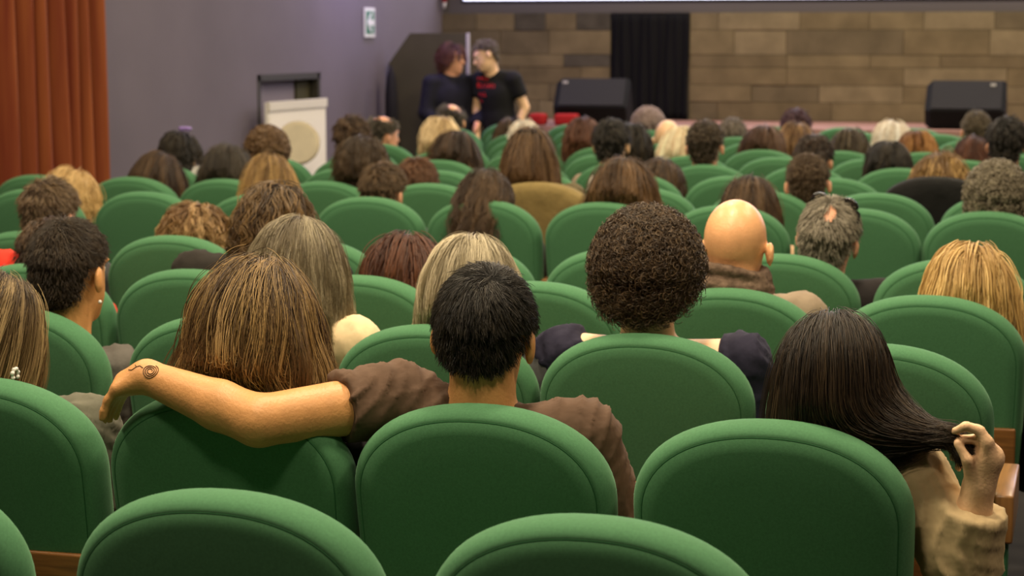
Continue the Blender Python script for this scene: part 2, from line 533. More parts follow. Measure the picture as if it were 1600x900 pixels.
me_pipe = mesh_of(tube('piping', sp, .0014, M_PIPE, None, 6, True))
me_pipe.name = 'piping'
def panel_bm():
    bm = boxdata(-.232, .232, -.062, -.044, .415, .635, .006, 2)
    for v in bm.verts: v.co.y += (SEATTOP - v.co.z) * LEAN
    return bm
me_panel = mesh_of(bmobj('back_panel', panel_bm(), M_WOOD, None, True)); me_panel.name = 'back_panel'
bm = boxdata(-.225, .225, .14, .58, .31, .43, .035, 3)
me_cush = mesh_of(bmobj('seat_cushion', bm, M_GREEN, None, True)); me_cush.name = 'seat_cushion'
me_arm = mesh_of(bmobj('armrest', boxdata(-.0215, .0215, .045, .40, .535, .645, .006, 2), M_WOODARM, None, True)); me_arm.name = 'armrest'
bm = boxdata(-.012, .012, .06, .12, 0.03, .555, .003, 1)
me_leg = mesh_of(bmobj('support_post', bm, M_POST, None)); me_leg.name = 'support_post'
me_foot = mesh_of(bmobj('foot_plate', boxdata(-.03, .03, -.02, .26, 0, .03, .005, 1), M_BLACK, None)); me_foot.name = 'foot_plate'
me_pan = mesh_of(bmobj('seat_pan', boxdata(-.20, .20, .16, .56, .285, .318, .006, 1), M_WOOD, None)); me_pan.name = 'seat_pan'

PITCHX = .52
ROWS = {
 1: (2.66, [-1.82, -1.22, -.65]),
 2: (3.44, [-2.10, -1.57, -1.06, -.52]),
 3: (4.39, [-2.59, -2.02, -1.47, -.96, -.43]),
 4: (5.27, [-3.03, -2.51, -1.99, -1.46, -.92, -.39]),
 5: (6.17, [-3.57, -3.01, -2.50, -1.97, -1.44, -.92, -.38]),
 6: (7.93, [-4.56, -4.0, -3.46, -2.95, -2.44, -1.92, -1.40, -.88, -.37]),
 7: (8.76, [-5.01, -4.49, -4.0, -3.48, -2.95, -2.43, -1.93, -1.40, -.89, -.37]),
 8: (9.65, [-4.77, -4.24, -3.73, -3.21, -2.69, -2.18, -1.68, -1.19, -.70, -.22]),
 9: (10.48, [-4.49, -4.0, -3.48, -2.97, -2.46, -1.97, -1.45, -.95, -.45]),
 10: (11.27, [-4.24, -3.73, -3.23, -2.73, -2.21, -1.71, -1.19, -.67]),
 11: (12.0, [-4.39, -3.89, -3.41, -2.92, -2.42, -1.92, -1.44, -.95, -.45]),
 12: (12.75, [-4.16, -3.65, -3.14, -2.62, -2.11, -1.59, -1.09, -.60]),
 13: (13.5, [-4.41, -3.90, -3.38, -2.85, -2.33, -1.80, -1.28, -.78]),
 14: (14.3, [-4.66, -4.15, -3.64, -3.12, -2.59, -2.07, -1.55, -1.03, -.51]),
 15: (15.2, [-4.46, -3.93, -3.40, -2.87, -2.34, -1.81, -1.28, -.75]),
}
ROWS = {r: (y, [x - .010 for x in xs]) for r, (y, xs) in ROWS.items()}
ROWN = {1: 'nearest row', 2: 'second row', 3: 'third row', 4: 'fourth row', 5: 'fifth row', 6: 'sixth row', 7: 'seventh row', 8: 'eighth row',
        9: 'ninth row', 10: 'tenth row', 11: 'eleventh row', 12: 'twelfth row', 13: 'thirteenth row', 14: 'fourteenth row', 15: 'row by the stage'}
ORD = ['first', 'second', 'third', 'fourth', 'fifth', 'sixth', 'seventh', 'eighth', 'ninth', 'tenth']
SEATS = {}
for r, (Y, xs) in ROWS.items():
    for i, x in enumerate(xs):
        root = empty('theatre_seat', (x, Y, 0))
        tag(root, None, 'seat', 'rows of green theatre seats')
        pad = link('backrest', me_pad, root)
        link('piping', me_pipe, pad)
        link('back_panel', me_panel, root)
        link('seat_cushion', me_cush, root)
        link('seat_pan', me_pan, root)
        sides = [1] if i else [-1, 1]
        for sgn in sides:
            a = link('armrest', me_arm, root); sx_ = sgn * (.278 if (sgn > 0 and i == len(xs) - 1) else .26); a.location = (sx_, 0, 0)
            p = link('support_post', me_leg, root); p.location = (sx_, 0, 0)
            f = link('foot_plate', me_foot, p)
        SEATS[(r, i)] = root
SEAT_TAKEN = {}
# ---------------------------------------------------------------- signed-distance figures
def smin(a, b, k):
    if k <= 0: return np.minimum(a, b)
    h = np.clip(.5 + .5 * (b - a) / k, 0, 1)
    return b + (a - b) * h - k * h * (1 - h)

class Cap:
    def __init__(s, a, b, ra, rb, k=.02, cut=None):
        s.a, s.b, s.ra, s.rb, s.k, s.cut = np.array(a, float), np.array(b, float), ra, rb, k, cut
    def bounds(s, g):
        r = max(s.ra, s.rb) + s.k + .035 + g
        return np.minimum(s.a, s.b) - r, np.maximum(s.a, s.b) + r
    def __call__(s, X, Y, Z, g=0.0):
        d = s.b - s.a
        L2 = max(d @ d, 1e-9)
        h = np.clip(((X - s.a[0]) * d[0] + (Y - s.a[1]) * d[1] + (Z - s.a[2]) * d[2]) / L2, 0, 1)
        D = np.sqrt((X - s.a[0] - h * d[0]) ** 2 + (Y - s.a[1] - h * d[1]) ** 2 + (Z - s.a[2] - h * d[2]) ** 2) - (s.ra + (s.rb - s.ra) * h) - g
        if s.cut:                                   # flat end beyond b (a cuff)
            n = d / math.sqrt(L2)
            D = np.maximum(D, (X - s.b[0]) * n[0] + (Y - s.b[1]) * n[1] + (Z - s.b[2]) * n[2])
        return D

class Ell:
    def __init__(s, c, r, R=None, k=.02, sub=False):
        s.c, s.r, s.R, s.k, s.sub = np.array(c, float), np.array(r, float), np.eye(3) if R is None else R, k, sub
    def bounds(s, g):
        e = np.sqrt(((s.R * s.r[None, :]) ** 2).sum(1)) + s.k + .035 + g
        return s.c - e, s.c + e
    def __call__(s, X, Y, Z, g=0.0):
        x, y, z = X - s.c[0], Y - s.c[1], Z - s.c[2]
        R, r = s.R, s.r + g
        lx = x * R[0, 0] + y * R[1, 0] + z * R[2, 0]
        ly = x * R[0, 1] + y * R[1, 1] + z * R[2, 1]
        lz = x * R[0, 2] + y * R[1, 2] + z * R[2, 2]
        k0 = np.sqrt((lx / r[0]) ** 2 + (ly / r[1]) ** 2 + (lz / r[2]) ** 2)
        k1 = np.sqrt((lx / r[0] ** 2) ** 2 + (ly / r[1] ** 2) ** 2 + (lz / r[2] ** 2) ** 2)
        return k0 * (k0 - 1) / np.maximum(k1, 1e-6)

class BackPlane:
    """front of the seat back: hair falls on the sitter's side of it"""
    def __call__(s, X, Y, Z, g=0.0):
        yp = np.where(Z < SEATTOP, .052 + (SEATTOP - Z) * LEAN, .052 - (Z - SEATTOP) * 1.4)
        return np.where(np.abs(X) < .30, Y - yp, .5)

def axis(lo, hi, coarse, fine=()):
    pts = [lo]
    x = lo
    while x < hi:
        st = coarse
        for (a, b, s) in fine:
            if a - coarse < x < b: st = min(st, s if x >= a else max(s, min(coarse, a - x + 1e-4)))
        x += st
        pts.append(x)
    return np.array(pts)

def surface(prims, ax, grow=0.0):
    xs, ys, zs = ax
    D = np.full((len(xs), len(ys), len(zs)), .5, dtype=np.float32)
    for p in prims:
        lo, hi = p.bounds(grow)
        i0, i1 = np.searchsorted(xs, (lo[0], hi[0])); j0, j1 = np.searchsorted(ys, (lo[1], hi[1])); k0, k1 = np.searchsorted(zs, (lo[2], hi[2]))
        if i1 <= i0 or j1 <= j0 or k1 <= k0: continue
        d = p(xs[i0:i1, None, None], ys[None, j0:j1, None], zs[None, None, k0:k1], grow)
        sub = D[i0:i1, j0:j1, k0:k1]
        if getattr(p, 'sub', False): D[i0:i1, j0:j1, k0:k1] = -smin(-sub, d, p.k)
        else: D[i0:i1, j0:j1, k0:k1] = smin(sub, d, p.k)
    return nets(D, xs, ys, zs)

def nets(D, xs, ys, zs):
    s = D < 0
    nx, ny, nz = D.shape
    c = np.zeros((nx - 1, ny - 1, nz - 1), dtype=np.int8)
    for dx in (0, 1):
        for dy in (0, 1):
            for dz in (0, 1):
                c += s[dx:nx - 1 + dx, dy:ny - 1 + dy, dz:nz - 1 + dz]
    act = (c > 0) & (c < 8)
    I, J, K = np.nonzero(act)
    idx = np.full(act.shape, -1, dtype=np.int64)
    idx[I, J, K] = np.arange(len(I))
    acc = np.zeros((len(I), 3)); cnt = np.zeros(len(I))
    G = (xs, ys, zs)
    for axn in range(3):
        o1, o2 = [(1, 2), (0, 2), (0, 1)][axn]
        for u in (0, 1):
            for v in (0, 1):
                off = [0, 0, 0]; off[o1] = u; off[o2] = v
                A = (I + off[0], J + off[1], K + off[2])
                off[axn] = 1
                B = (I + off[0], J + off[1], K + off[2])
                da, db = D[A], D[B]
                m = (da < 0) != (db < 0)
                t = np.where(m, da / np.where(m, da - db, 1), 0)
                for q in range(3):
                    pa, pb = G[q][A[q]], G[q][B[q]]
                    acc[:, q] += np.where(m, pa + t * (pb - pa), 0)
                cnt += m
    V = acc / np.maximum(cnt, 1)[:, None]
    F = []
    for axn in range(3):
        sl_a = [slice(1, n - 1) for n in D.shape]; sl_b = list(sl_a)
        sl_a[axn] = slice(0, D.shape[axn] - 1); sl_b[axn] = slice(1, D.shape[axn])
        a, b = s[tuple(sl_a)], s[tuple(sl_b)]
        E = np.argwhere(a != b)
        if not len(E): continue
        flip = a[tuple(E.T)]
        base = E.copy()
        for q in range(3):
            if q != axn: base[:, q] += 1
        o1, o2 = [(1, 2), (2, 0), (0, 1)][axn]
        def cell(u, v):
            cc = base.copy(); cc[:, o1] -= u; cc[:, o2] -= v
            return idx[cc[:, 0], cc[:, 1], cc[:, 2]]
        q = np.stack([cell(1, 1), cell(0, 1), cell(0, 0), cell(1, 0)], 1)
        q[~flip] = q[~flip][:, ::-1]
        F.append(q)
    F = np.concatenate(F)
    F = F[(F >= 0).all(1)]
    # two light smoothing passes
    for _ in range(2):
        S = np.zeros_like(V); n = np.zeros(len(V))
        for a_, b_ in ((0, 1), (1, 2), (2, 3), (3, 0)):
            np.add.at(S, F[:, a_], V[F[:, b_]]); np.add.at(n, F[:, a_], 1)
            np.add.at(S, F[:, b_], V[F[:, a_]]); np.add.at(n, F[:, b_], 1)
        V = V * .5 + .5 * S / np.maximum(n, 1)[:, None]
    return V, F

def rot(yaw=0, pitch=0, roll=0):
    """columns = head's right, forward, up; yaw>0 turns left, pitch>0 nods down, roll>0 tilts to the right"""
    return np.array(Matrix.Rotation(math.radians(yaw), 3, 'Z') @ Matrix.Rotation(math.radians(-pitch), 3, 'X') @ Matrix.Rotation(math.radians(roll), 3, 'Y'))

def head_prims(C, R, s, ears=True):
    def L(p): return C + R @ (np.array(p) * s)
    P = [Ell(L((0, -.012, .026)), np.array((.0765, .096, .094)) * s, R, .01),
         Ell(L((0, .030, -.045)), np.array((.058, .062, .074)) * s, R, .03),
         Ell(L((0, .066, -.100)), np.array((.024, .022, .018)) * s, R, .03),
         Cap(L((0, .090, .008)), L((0, .107, -.030)), .007 * s, .013 * s, .014),
         Ell(L((0, .092, -.066)), np.array((.022, .010, .008)) * s, R, .008),
         Ell(L((.031, .094, .006)), np.array((.017, .013, .012)) * s, R, .012, sub=True),
         Ell(L((-.031, .094, .006)), np.array((.017, .013, .012)) * s, R, .012, sub=True),
         Ell(L((0, .082, .028)), np.array((.050, .014, .010)) * s, R, .02)]
    if ears:
        for q in (-1, 1):
            Re = R @ np.array(Matrix.Rotation(q * .35, 3, 'Z'))
            P.append(Ell(L((q * .087, -.010, -.012)), np.array((.0095, .021, .033)) * s, Re, .008))
            P.append(Ell(L((q * .097, .003, -.008)), np.array((.006, .010, .017)) * s, Re, .006, sub=True))
    return P

def fingers(base, dirs, r=.0085):
    """each finger: list of joints -> chain of tapered capsules"""
    P = []
    for ch in dirs:
        for i in range(len(ch) - 1):
            P.append(Cap(ch[i], ch[i + 1], r * (1 - .08 * i), r * (1 - .08 * (i + 1)), .004))
    return P

# --- one shared set of seated legs' clothes
def leg_prims(g=0):
    P = [Ell((0, .26, .535), (.165 + g, .13 + g, .10 + g), None, .05)]
    for q in (-1, 1):
        P += [Cap((q * .09, .28, .53), (q * .115, .66, .515), .082 + g, .058 + g, .04),
              Cap((q * .115, .66, .515), (q * .115, .62, .10), .056 + g, .038 + g, .03)]
    return P
def shoe_prims():
    P = []
    for q in (-1, 1):
        P += [Cap((q * .115, .60, .05), (q * .125, .78, .035), .046, .034, .02), Cap((q * .115, .60, .05), (q * .115, .62, .11), .046, .044, .02)]
    return P
def axes_for(prims, coarse, fine=((), (), ()), g=0.0):
    lo = np.min([p.bounds(g)[0] for p in prims], 0); hi = np.max([p.bounds(g)[1] for p in prims], 0)
    return [axis(lo[i], hi[i], coarse, fine[i]) for i in range(3)]
_p = leg_prims(.012)
_v, _f = surface(_p, axes_for(_p, .03))
me_trs = mesh_of(mk('trousers', _v, _f, mat_plain('dark_trousers', (.02, .022, .03), .9, .2))); me_trs.name = 'trousers'
_p = shoe_prims()
_v, _f = surface(_p, axes_for(_p, .02))
me_shoe = mesh_of(mk('shoes', _v, _f, M_BLACK)); me_shoe.name = 'shoes'
# shared eyes
def eye_mesh():
    bm = bmesh.new()
    bmesh.ops.create_uvsphere(bm, u_segments=10, v_segments=8, radius=.0115)
    me = bpy.data.meshes.new('eye'); bm.to_mesh(me); bm.free()
    me.materials.append(mat_plain('eye_white', (.7, .66, .6), .2, .5)); me.materials.append(mat_plain('iris', (.03, .018, .01), .2, .5))
    for p in me.polygons:
        p.use_smooth = True
        if p.center.y > .0085: p.material_index = 1
    return me
me_eye = eye_mesh()

# ---------------------------------------------------------------- hair
def strands_obj(name, paths, radius, mat, parent, tip=.35, tone=None):
    """paths: (N, K, 3) array -> hair curves"""
    N, K, _ = paths.shape
    cu = bpy.data.hair_curves.new(name)
    cu.add_curves([K] * N)
    cu.attributes['position'].data.foreach_set('vector', paths.astype(np.float32).ravel())
    ra = cu.attributes.get('radius') or cu.attributes.new('radius', 'FLOAT', 'POINT')
    prof = radius * np.clip(np.interp(np.linspace(0, 1, K), [0, .15, .6, 1], [.7, 1, .95, tip]), 0.05, 2)
    ra.data.foreach_set('value', np.tile(prof, N).astype(np.float32))
    rt = np.random.default_rng(N * 7 + K)
    tone = rt.random(N) if tone is None else np.clip(tone * .8 + .2 * rt.random(N), 0, 1)
    cu.attributes.new('tone', 'FLOAT', 'POINT').data.foreach_set('value', np.repeat(tone, K).astype(np.float32))
    cu.materials.append(mat)
    o = bpy.data.objects.new(name, cu)
    COL.objects.link(o)
    o.parent = parent
    return o

THR_A = np.array([0, .5, 1.0, 1.35, 1.65, 2.1, 2.6, 3.1416])
THR_SHORT = np.array([-.088, -.084, -.055, .022, .018, .050, .066, .072])
THR_LONG = np.array([-.090, -.085, -.050, -.020, -.012, .045, .066, .072])

class Head:
    """local-frame scalp queries for one head"""
    def __init__(s, C, R, sc, body=()):
        s.C, s.R, s.s = C, R, sc
        s.body = body
        s.nape = Cap((0, -.020, -.02), (0, -.030, -.13), .064, .058, .03)
    def sdf(s, p):
        X, Y, Z = p[:, 0], p[:, 1], p[:, 2]
        a = Ell((0, -.012, .026), (.0785, .098, .096))(X, Y, Z)
        return smin(smin(a, Ell((0, .030, -.045), (.060, .062, .074))(X, Y, Z), .03), s.nape(X, Y, Z), .03)
    def grad(s, p, f=None):
        f = f or s.sdf
        e = .003
        g = np.stack([f(p + np.array(v)) - f(p - np.array(v)) for v in ((e, 0, 0), (0, e, 0), (0, 0, e))], 1)
        return g / np.maximum(np.linalg.norm(g, axis=1), 1e-6)[:, None]
    def roots(s, n, rng, thr, top=None):
        out = []
        tot = 0
        while tot < n:
            d = rng.normal(size=(n * 3, 3)); d /= np.linalg.norm(d, axis=1)[:, None]
            z0 = rng.uniform(-.09, .0, len(d)) * (d[:, 2] < .1)
            o = np.stack([np.zeros(len(d)), np.full(len(d), -.012), .02 + z0], 1)
            t = np.full(len(d), .22)
            for _ in range(28): t -= s.sdf(o + d * t[:, None]) * .9
            p = o + d * t[:, None]
            th = np.abs(np.arctan2(p[:, 0], -(p[:, 1] + .012)))
            ok = p[:, 2] > np.interp(th, THR_A, thr) + rng.normal(size=len(d)) * .003
            if top is not None: ok &= ~(((p[:, 0] - top[0]) / top[2]) ** 2 + ((p[:, 1] - top[1]) / top[3]) ** 2 + ((p[:, 2] - .10) / top[4]) ** 2 < 1 + rng.normal(size=len(p)) * .35)
            p = p[ok]
            out.append(p); tot += len(p)
        return np.concatenate(out)[:n]
    def world(s, p): return s.C + (p * s.s) @ s.R.T
    def local(s, p): return ((p - s.C) @ s.R) / s.s

def cap_mesh(H, thr, off, top=None, na=40, nz=22):
    """scalp shell: solid, thin towards the hairline"""
    az = np.linspace(0, 2 * np.pi, na, endpoint=False)
    V = []; keep = []
    for k in range(nz):
        ph = -1.05 + (np.pi / 2 + 1.05) * k / (nz - 1)
        d = np.stack([np.sin(az) * math.cos(ph), -np.cos(az) * math.cos(ph), np.full(na, math.sin(ph))], 1)
        o = np.tile(np.array([[0, -.012, .02]]), (na, 1))
        t = np.full(na, .22)
        for _ in range(28): t -= H.sdf(o + d * t[:, None]) * .9
        p = o + d * t[:, None]
        th = np.abs(np.arctan2(p[:, 0], -(p[:, 1] + .012)))
        m = p[:, 2] - np.interp(th, THR_A, thr)
        if top is not None:
            q = np.sqrt(((p[:, 0] - top[0]) / top[2]) ** 2 + ((p[:, 1] - top[1]) / top[3]) ** 2 + ((p[:, 2] - .10) / top[4]) ** 2) - 1
            m = np.minimum(m, q * .05)
        p = p + d * np.clip(m * .5, -.004, off)[:, None]
        V.append(p); keep.append(m > -.012)
    V = np.concatenate(V); keep = np.concatenate(keep)
    F = []
    for k in range(nz - 1):
        for i in range(na):
            q = (k * na + i, k * na + (i + 1) % na, (k + 1) * na + (i + 1) % na, (k + 1) * na + i)
            if keep[list(q)].all(): F.append(q)
    return H.world(V), np.array(F)

def norm(v): return v / np.maximum(np.linalg.norm(v, axis=1), 1e-9)[:, None]

def grow(H, roots, d0, Ls, K, grav, stiff, off, rng, jit=.05, gdir=None, vol_t=1.0, extra=None):
    """guide strands in world space; they bend towards gravity and stay outside head and body"""
    P = H.world(roots)
    d = norm(d0 @ H.R.T)
    paths = [P]
    step = (Ls / (K - 1))[:, None]
    gd = np.array([0, 0, -1.0]) if gdir is None else gdir
    def bodysd(p):
        s = H.sdf(H.local(p)) * H.s
        for b in H.body: s = smin(s, b(p[:, 0], p[:, 1], p[:, 2]), .03)
        return s
    def bgrad(p):
        e = .004
        return norm(np.stack([bodysd(p + np.array(v)) - bodysd(p - np.array(v)) for v in ((e, 0, 0), (0, e, 0), (0, 0, e))], 1))
    for k in range(1, K):
        t = k / (K - 1)
        g = gd if extra is None else extra(P, t)
        d = norm(d * stiff + g * grav + rng.normal(size=d.shape) * jit)
        Q = P + d * step
        sd = bodysd(Q)
        want = off * min(1.0, t * vol_t * 3 + .15)
        pen = np.clip(want - sd, 0, .05)
        if (pen > 1e-5).any(): Q = Q + bgrad(Q) * pen[:, None]
        d = norm(Q - P)
        Q = P + d * step
        P = Q
        paths.append(P)
    return np.stack(paths, 1)

def children(guides, n, spread, rng, clump=.7, wave=0.0, wfreq=6.0, frizz=0.0, lenvar=.15):
    G, K, _ = guides.shape
    t = np.linspace(0, 1, K)
    out = []
    for c in range(n):
        o = rng.normal(size=(G, 1, 3)) * spread
        w = (1 - clump * t ** .8)[None, :, None]
        p = guides + o * w
        if wave:
            ph = rng.uniform(-.6, .6, (G, 1))
            if c == 0: children.ph0 = rng.uniform(0, 6.28, (G, 1)); children.dir = norm(rng.normal(size=(G, 3)) * np.array([1, .6, .25]))
            p = p + children.dir[:, None, :] * (wave * t[None, :] * np.sin(wfreq * t[None, :] * 2 * np.pi / 2 + children.ph0 + ph))[:, :, None]
        if frizz: p = p + rng.normal(size=p.shape) * frizz * t[None, :, None]
        if lenvar:
            sc = 1 - lenvar * rng.random((G, 1)) ** 2
            u = t[None, :] * sc * (K - 1)
            i0 = np.clip(u.astype(int), 0, K - 2); f = (u - i0)[:, :, None]
            gi = np.arange(G)[:, None]
            p = p[gi, i0] * (1 - f) + p[gi, i0 + 1] * f
        out.append(p)
    return np.concatenate(out)

def make_hair(H, spec, person, tier, rng):
    """spec: style, colours and size; returns the hair cap object carrying its strands"""
    style = spec['style']
    root, tip, light = spec['col']
    ms = hairmat(root, tip, light)
    mb = hairmat(root, tip, light, True)
    top = spec.get('top')
    thr = (THR_SHORT if style in ('short', 'fringe', 'curlyshort', 'crop') else THR_LONG) + np.array([1, 1, .8, .3, 0, 0, 0, 0]) * spec.get('nape', 0)
    mult = {0: 1.0, 1: .46, 2: .24}[tier] * spec.get('dens', 1)
    rad = {0: .00050, 1: .0012, 2: .0021}[tier] * spec.get('rad', 1)
    L = spec.get('len', .3)
    if style == 'short': L *= .68; spec = dict(spec, cap=spec.get('cap', .006) * .45, vol=spec.get('vol', .006) * .45)
    elif tier == 2: spec = dict(spec, vol=spec.get('vol', .02) * .75)
    crown = np.array(spec.get('crown', (0.0, -.045, .118)))
    V, F = cap_mesh(H, thr, spec.get('cap', .006), top)
    hair = mk('hair', V, F, mb, person)
    if style == 'afro':
        N = int(3800 * mult)
        r = H.roots(N, rng, thr)
        n = H.grad(r)
        K = 20
        t = np.linspace(0, 1, K)
        Ls = L * (.75 + .25 * rng.random(N))
        up = norm(n + np.array([0, -.05, -.10]) + rng.normal(size=n.shape) * .22)
        a = norm(np.cross(up, rng.normal(size=n.shape))); b = np.cross(up, a)
        ph = rng.uniform(0, 6.28, N)
        cr = spec.get('curl', .009)
        ang = ph[:, None] + t[None, :] * spec.get('turns', 5) * 6.28
        p = r[:, None] + up[:, None] * (t[None, :] * Ls[:, None])[:, :, None] + (a[:, None] * np.cos(ang)[:, :, None] + b[:, None] * np.sin(ang)[:, :, None]) * (cr * np.minimum(1, t * 4))[None, :, None]
        p[:, :, 2] -= (.10 * L * t ** 2)[None]
        paths = H.world(p.reshape(-1, 3)).reshape(N, K, 3)
        strands_obj('strands', paths, rad * 1.7, ms, hair, .8)
        return hair
    if style in ('short', 'crop', 'fringe', 'curlyshort'):
        G = int(1500 * mult) + 60
        r = H.roots(G, rng, thr, top)
        n = H.grad(r)
        v = r - crown
        v = v - n * (v * n).sum(1)[:, None]
        v = norm(v)
        sw = np.cross(n, v)
        lift = spec.get('lift', .14)
        dd = norm(v + sw * spec.get('swirl', .25) + n * lift + rng.normal(size=n.shape) * spec.get('mess', .13))
        near = np.linalg.norm(r - crown, axis=1)
        # hair shortens towards the nape and the sides
        Ls = L * np.clip(.38 + (r[:, 2] + .07) * 4.2, .32, 1.0) * (.8 + .4 * rng.random(G))
        if style == 'crop': Ls = L * (.8 + .4 * rng.random(G))
        g = grow(H, r, dd, Ls, 7, spec.get('grav', .10), 1.0, np.full(G, .002) + spec.get('vol', .006) * rng.random(G), rng, jit=spec.get('jit', .035))
        p = children(g, 9 if tier == 0 else 6, spec.get('spread', .0055) * (1 if tier < 2 else 1.3), rng, spec.get('clump', .12), spec.get('wave', 0), spec.get('wfreq', 5), spec.get('frizz', .0006), .2)
        strands_obj('strands', p, rad, ms, hair, tone=np.tile(rng.random(len(g)), len(p) // len(g)))
        return hair
    # long styles
    G = int(420 * mult) + 40
    r = H.roots(G, rng, thr, top)
    if spec.get('cut'): r = r[~spec['cut'](r)]; G = len(r)
    n = H.grad(r)
    part = np.array(spec.get('part', (0, .02, .125)))
    v = r - part
    v[:, 1] *= spec.get('pull', 1.0)
    v = v - n * (v * n).sum(1)[:, None]
    dd = norm(norm(v) + n * spec.get('lift', .18) + np.array([0, -.10, 0]))
    Ls = L * (1 + .10 * rng.normal(size=G)) * np.clip(.62 + 3.2 * (r[:, 2] + .05), .55, 1.05)
    if spec.get('level'): Ls = np.clip(Ls * .0 + (r[:, 2] * 1.0 + L), L * .35, None) * (1 + .07 * rng.normal(size=G))
    off = .003 + spec.get('vol', .02) * .75 * rng.random(G) ** .8
    K = spec.get('K', {0: 18, 1: 13, 2: 10}[tier])
    g = grow(H, r, dd, np.maximum(Ls, .03), K, spec.get('grav', .35), 1.0, off, rng, jit=spec.get('jit', .022), extra=spec.get('extra'))
    if spec.get('post'): g = spec['post'](g, rng)
    p = children(g, {0: 44, 1: 18, 2: 10}[tier], spec.get('spread', .0095), rng, spec.get('clump', .30), spec.get('wave', .008), spec.get('wfreq', 5), spec.get('frizz', .0008), .22)
    strands_obj('strands', p, rad, ms, hair, tone=np.tile(rng.random(len(g)), len(p) // len(g)))
    return hair

# ---------------------------------------------------------------- people
def wrinkle(V, F, rng, amp):
    n = np.zeros_like(V)
    c = np.cross(V[F[:, 1]] - V[F[:, 0]], V[F[:, 2]] - V[F[:, 0]])
    for k in range(4): np.add.at(n, F[:, k], c)
    n = norm(n)
    W = V + .03 * np.sin(V[:, [1, 2, 0]] * 17 + rng.uniform(0, 6, 3)) + .015 * np.sin(V[:, [2, 0, 1]] * 37 + rng.uniform(0, 6, 3))
    d = np.zeros(len(V))
    for k in range(5):
        u = rng.normal(size=3) * np.array((1, .7, .8)); u /= np.linalg.norm(u)
        f = rng.uniform(45, 95)
        d += (1 - np.abs(np.sin(W @ u * f + rng.uniform(0, 6)))) ** 2.2 * np.clip(.5 + np.sin(V @ rng.normal(size=3) * 11 + rng.uniform(0, 6)), 0, 1.2)
    return V + n * ((d - d.mean()) * amp)[:, None]

def nearest_seat(r, x):
    xs = ROWS[r][1]
    return min(range(len(xs)), key=lambda i: abs(xs[i] - x))

